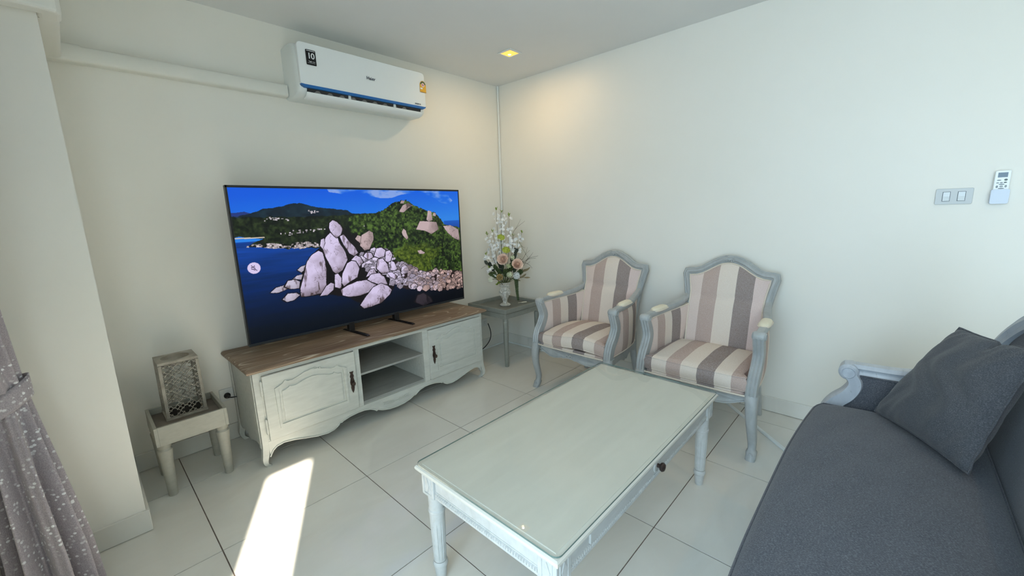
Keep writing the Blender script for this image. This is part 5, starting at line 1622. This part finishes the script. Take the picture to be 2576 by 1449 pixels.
# seat platform and rails
MB().prism([(-.70, -2.575), (-.66, -3.05), (mx(-.66), -3.05), (mx(-.70), -2.575)], lambda a, b, t: L(a, b, t), .25, .338).build('seat_platform', M['sofa'], sf, bevel=.015, seg=3)
fr_ = [(x, .205 + .03 * abs(math.sin((x + 1.49) * 5.2))) for x in np.linspace(-.66, mx(-.66), 40)]
MB().prism(fr_ + [(mx(-.66), .285), (-.66, .285)], lambda a, b, t: L(a, t, b), -2.562, -2.592).build('front_rail', W_, sf, bevel=.003)
for s in (0, 1):
    g = (lambda x: x) if s == 0 else mx
    sg = 1 if s == 0 else -1
    # arm rail with scroll at the front, sweeping up into the back
    arm_p = spline([(-.632, -2.622, .572), (-.626, -2.70, .572), (-.618, -2.80, .574), (-.603, -2.90, .590), (-.575, -2.975, .630)], 7)
    m_ = MB(); m_.sweep([L(g(x), y, z) for x, y, z in arm_p], (0, 0, 1), .030, .026,
                        sec=[(-1, -.6), (-.75, -1), (.75, -1), (1, -.6), (.8, -.25), (.8, .1), (1, .4), (.7, .95), (0, 1.05), (-.7, .95), (-1, .4), (-.8, .1), (-.8, -.25)])
    ar_ = m_.build('arm', W_, sf, smooth=45)
    q = MB(); q.lathe([(.006, -.040), (.027, -.039), (.034, -.032), (.034, .032), (.027, .039), (.006, .040)], (0, 0, 0), 22, axis='x')
    q.xf(Matrix.Translation(L(g(-.634), -2.640, .563)))
    q.tube([L(g(-.634) - sg * .040, -2.640 + .022 * math.cos(t), .563 + .022 * math.sin(t)) for t in np.linspace(0, 2 * PI, 18, endpoint=False)], .003, 6, True)
    q.build('arm_scroll', W_, ar_, smooth=40)
    st2 = spline([(-2.640, .560), (-2.662, .530), (-2.664, .50), (-2.645, .460), (-2.612, .420), (-2.590, .375), (-2.580, .32), (-2.580, .26)], 5)
    MB().sweep([L(g(-.640), y, z) for y, z in st2], (1, 0, 0), [.024 + .014 * (i / len(st2)) for i in range(len(st2))], .034).build('arm_support', W_, sf, smooth=45)
    def apn(a, b):
        y0_ = float(np.interp(.36 + .19 * b, [.36, .42, .46, .50, .55], [-2.60, -2.630, -2.662, -2.682, -2.680]))
        y = y0_ + (-3.03 - y0_) * a
        zt = float(np.interp(-y, [2.6, 2.8, 2.9, 3.03], [.553, .556, .570, .640]))
        z = .34 + (zt - .34) * b
        x = -.662 - .014 * (1 - abs(2 * a - 1) ** 4) * (1 - abs(2 * b - 1) ** 4) + .035 * max(0, (-y - 2.85) / .18)
        return L(g(x), y, z)
    pa = MB().grid(apn, 18, 14).build('arm_upholstery', M['sofa'], sf, smooth=180)
    MB().tube([apn(0, t) for t in np.linspace(.3, 1, 12)] + [apn(t, 1) for t in np.linspace(.06, 1, 18)], .0045, 6).build('arm_piping', M['sofa'], pa, smooth=60)
    def apo(a, b):
        p = apn(a, b); return (p[0] + sg * .045, p[1], p[2])
    MB().grid(apo, 12, 10).build('arm_outside', M['sofa'], sf, smooth=180)
    for (x, y) in ((-.645, -2.60), (-.66, -3.10)):
        lp2 = spline([(x, y, .26), (x + .008, y + (.012 if y > -2.8 else -.01), .18), (x + .002, y, .08), (x + .008, y + (.012 if y > -2.8 else -.02), 0)], 5)
        MB().loft([[tuple(Vector(L(g(px_), py_, pz_)) + Vector((a * w_, b * w_, 0))) for a, b in ((-.6, -1), (.6, -1), (1, -.6), (1, .6), (.6, 1), (-.6, 1), (-1, .6), (-1, -.6))] for (px_, py_, pz_), w_ in zip(lp2, np.linspace(.030, .018, len(lp2)))]).build('leg', W_, sf, smooth=50)
# back: frame curving up from each arm over a low crest, and its upholstery
bk = [(-.575, -2.975, .625), (-.548, -3.020, .700), (-.556, -3.052, .775), (-.610, -3.078, .838), (-.70, -3.098, .880), (-.85, -3.118, .905), (-1.10, -3.135, .925), (-1.49, -3.140, .945)]
bfull = bk + [(mx(x), y, z) for x, y, z in reversed(bk[:-1])]
bfp = spline(bfull, 6)
MB().sweep([L(x, y - .012, z) for x, y, z in bfp], (0, 1, .15), .030, .024, sec=[(-1, -.7), (-.8, -1), (.8, -1), (1, -.7), (1, .4), (.7, .7), (.45, .55), (.2, 1), (-.2, 1), (-.45, .55), (-.7, .7), (-1, .4)]).build('back_frame', W_, sf, smooth=45)
def back_in(front):
    def fn(a, b):
        i = a * (len(bfp) - 1); i0 = min(len(bfp) - 2, int(i)); f = i - i0
        p = np.array(bfp[i0]) * (1 - f) + np.array(bfp[i0 + 1]) * f
        bx = float(np.clip(p[0], mx(-.675), -.675)); by = -3.040 - .0 * b
        low_ = np.array((bx, by, .33))
        up_ = np.array((p[0] + (-.022 if p[0] > -1.49 else .022) * (1 if abs(p[0] + 1.49) > .7 else 0), p[1] - .01, p[2] - .022))
        q = low_ * (1 - b) + up_ * b
        pf = .030 * (1 - abs(2 * a - 1) ** 8) * math.sin(PI * min(1, .1 + .9 * b)) if front else -.045
        return L(q[0], q[1] + pf, q[2])
    return fn
MB().grid(back_in(True), 60, 14).build('back_upholstery', M['sofa'], sf, smooth=180)
MB().grid(back_in(False), 60, 8).build('back_cover', M['sofa'], sf, smooth=180)
scu = thing('sofa_cushion', 'long dark charcoal seat cushion with piped edge on the sofa', 'cushion', (-1.49, -2.785, .340))
def sofa_bow(x, y):     # the front edge bows forward and rounds off toward the arms
    k = max(0.0, (y + .10) / .352)
    e = max(0.0, (abs(x) - .16) / .63)
    c = max(0.0, (abs(x) - .70) / .095)
    return x, y - (.030 * e ** 2 + .030 * c ** 2) * k
cushion(scu, -.788, .788, -.245, .262, .0, .080, .066, M['sofa'], M['sofa'], 0, 48, .04, .012, .005, sofa_bow)

# ------------------------------------------------------------------ throw pillow leaning in the sofa corner
pw = thing('throw_pillow', 'dark grey square throw pillow leaning in the sofa corner', 'pillow', (-.93, -2.90, .47))
PO = Vector((-.93, -2.90, .47))
BL, BRr, TL, TRr = Vector((-.770, -2.735, .462)), Vector((-1.155, -2.945, .492)), Vector((-.715, -2.925, .815)), Vector((-.985, -3.060, .835))
nrm = (BRr - BL).cross(TL - BL).normalized()
if nrm.dot(Vector((-2.789, -2.727, 1.264)) - BL) < 0: nrm = -nrm
def pil(side):
    def fn(a, b):
        s, t = 2 * a - 1, 2 * b - 1
        # slightly hollow edges between pointed corners
        s2 = s * (1 - .05 * (1 - t * t)); t2 = t * (1 - .05 * (1 - s * s))
        a2, b2 = (s2 + 1) / 2, (t2 + 1) / 2
        p = BL * (1 - a2) * (1 - b2) + BRr * a2 * (1 - b2) + TL * (1 - a2) * b2 + TRr * a2 * b2
        th = .062 * ((1 - s * s) * (1 - t * t)) ** .42
        wr = .005 * math.sin(9 * s + 5 * t + 2 * math.sin(6 * t)) * (1 - s ** 4) * (1 - t ** 4) + .003 * math.sin(26 * s - 17 * t) * abs(s * t)
        notch = -.022 * math.exp(-((s - .25) / .10) ** 2 - ((t - 1) / .22) ** 2)
        return tuple(p + nrm * (side * th + wr) + Vector((0, 0, notch)) - PO)
    return fn
m_ = MB(); m_.grid(pil(1), 40, 40); m_.grid(pil(-1), 40, 40)
m_.build('cover', M['pillow'], pw, smooth=180)
edge = [pil(1)(t, 0) for t in np.linspace(0, 1, 24)] + [pil(1)(1, t) for t in np.linspace(.04, 1, 24)] + [pil(1)(t, 1) for t in np.linspace(.96, 0, 24)] + [pil(1)(0, t) for t in np.linspace(.96, .04, 23)]
MB().tube(edge, .0035, 6, True).build('seam', M['pillow'], pw, smooth=60)

# ================================================================== CURTAIN
cu_ = thing('curtain', 'grey curtain flecked with silver, gathered by a tieback beside the window', 'curtain', (-3.0, -.85, 0))
def cprof(z):
    zs = [0, .25, .5, .68, .76, .86, 1.0, 1.3, 1.8, H]
    rx = np.interp(z, zs, [.112, .104, .086, .070, .062, .064, .067, .068, .066, .060])
    ry = np.interp(z, zs, [.160, .150, .120, .085, .072, .100, .150, .260, .380, .440])
    cx = np.interp(z, zs, [-2.984, -2.988, -3.000, -3.010, -3.014, -3.016, -3.018, -3.020, -3.022, -3.025])
    cy = np.interp(z, zs, [-.87, -.86, -.84, -.81, -.795, -.83, -.89, -1.00, -1.12, -1.18])
    am = np.interp(z, zs, [.62, .60, .55, .36, .10, .30, .45, .55, .6, .6])
    return rx, ry, cx, cy, am
def cfn(a, b):
    z = .012 + (H - .016) * b
    rx, ry, cx, cy, am = cprof(z)
    t = 2 * PI * a
    w_ = math.sin(9 * t + .8 * math.sin(3 * t + 1) + .3 * b) * .85 + .15 * math.sin(23 * t + 2 + b)
    k = 1 - am * .5 + am * .5 * w_
    return (cx + rx * k * math.cos(t) + 3.0, cy + ry * k * math.sin(t) + .85, z)
MB().grid(cfn, 320, 60, True).build('drape', M['curtain'], cu_, smooth=180)
def tb(a, b):
    t = 2 * PI * a
    z = .742 + .038 * math.cos(t) + (b - .5) * .066
    rx, ry, cx, cy, am = cprof(.755)
    return (cx + (rx + .006) * math.cos(t) + 3.0, cy + (ry + .008) * math.sin(t) + .85, z)
m_ = MB(); m_.grid(tb, 40, 6, True)
tbo = m_.build('tieback', M['curtain'], cu_, smooth=180)
sol = tbo.modifiers.new('solid', 'SOLIDIFY'); sol.thickness = .004; sol.offset = 1
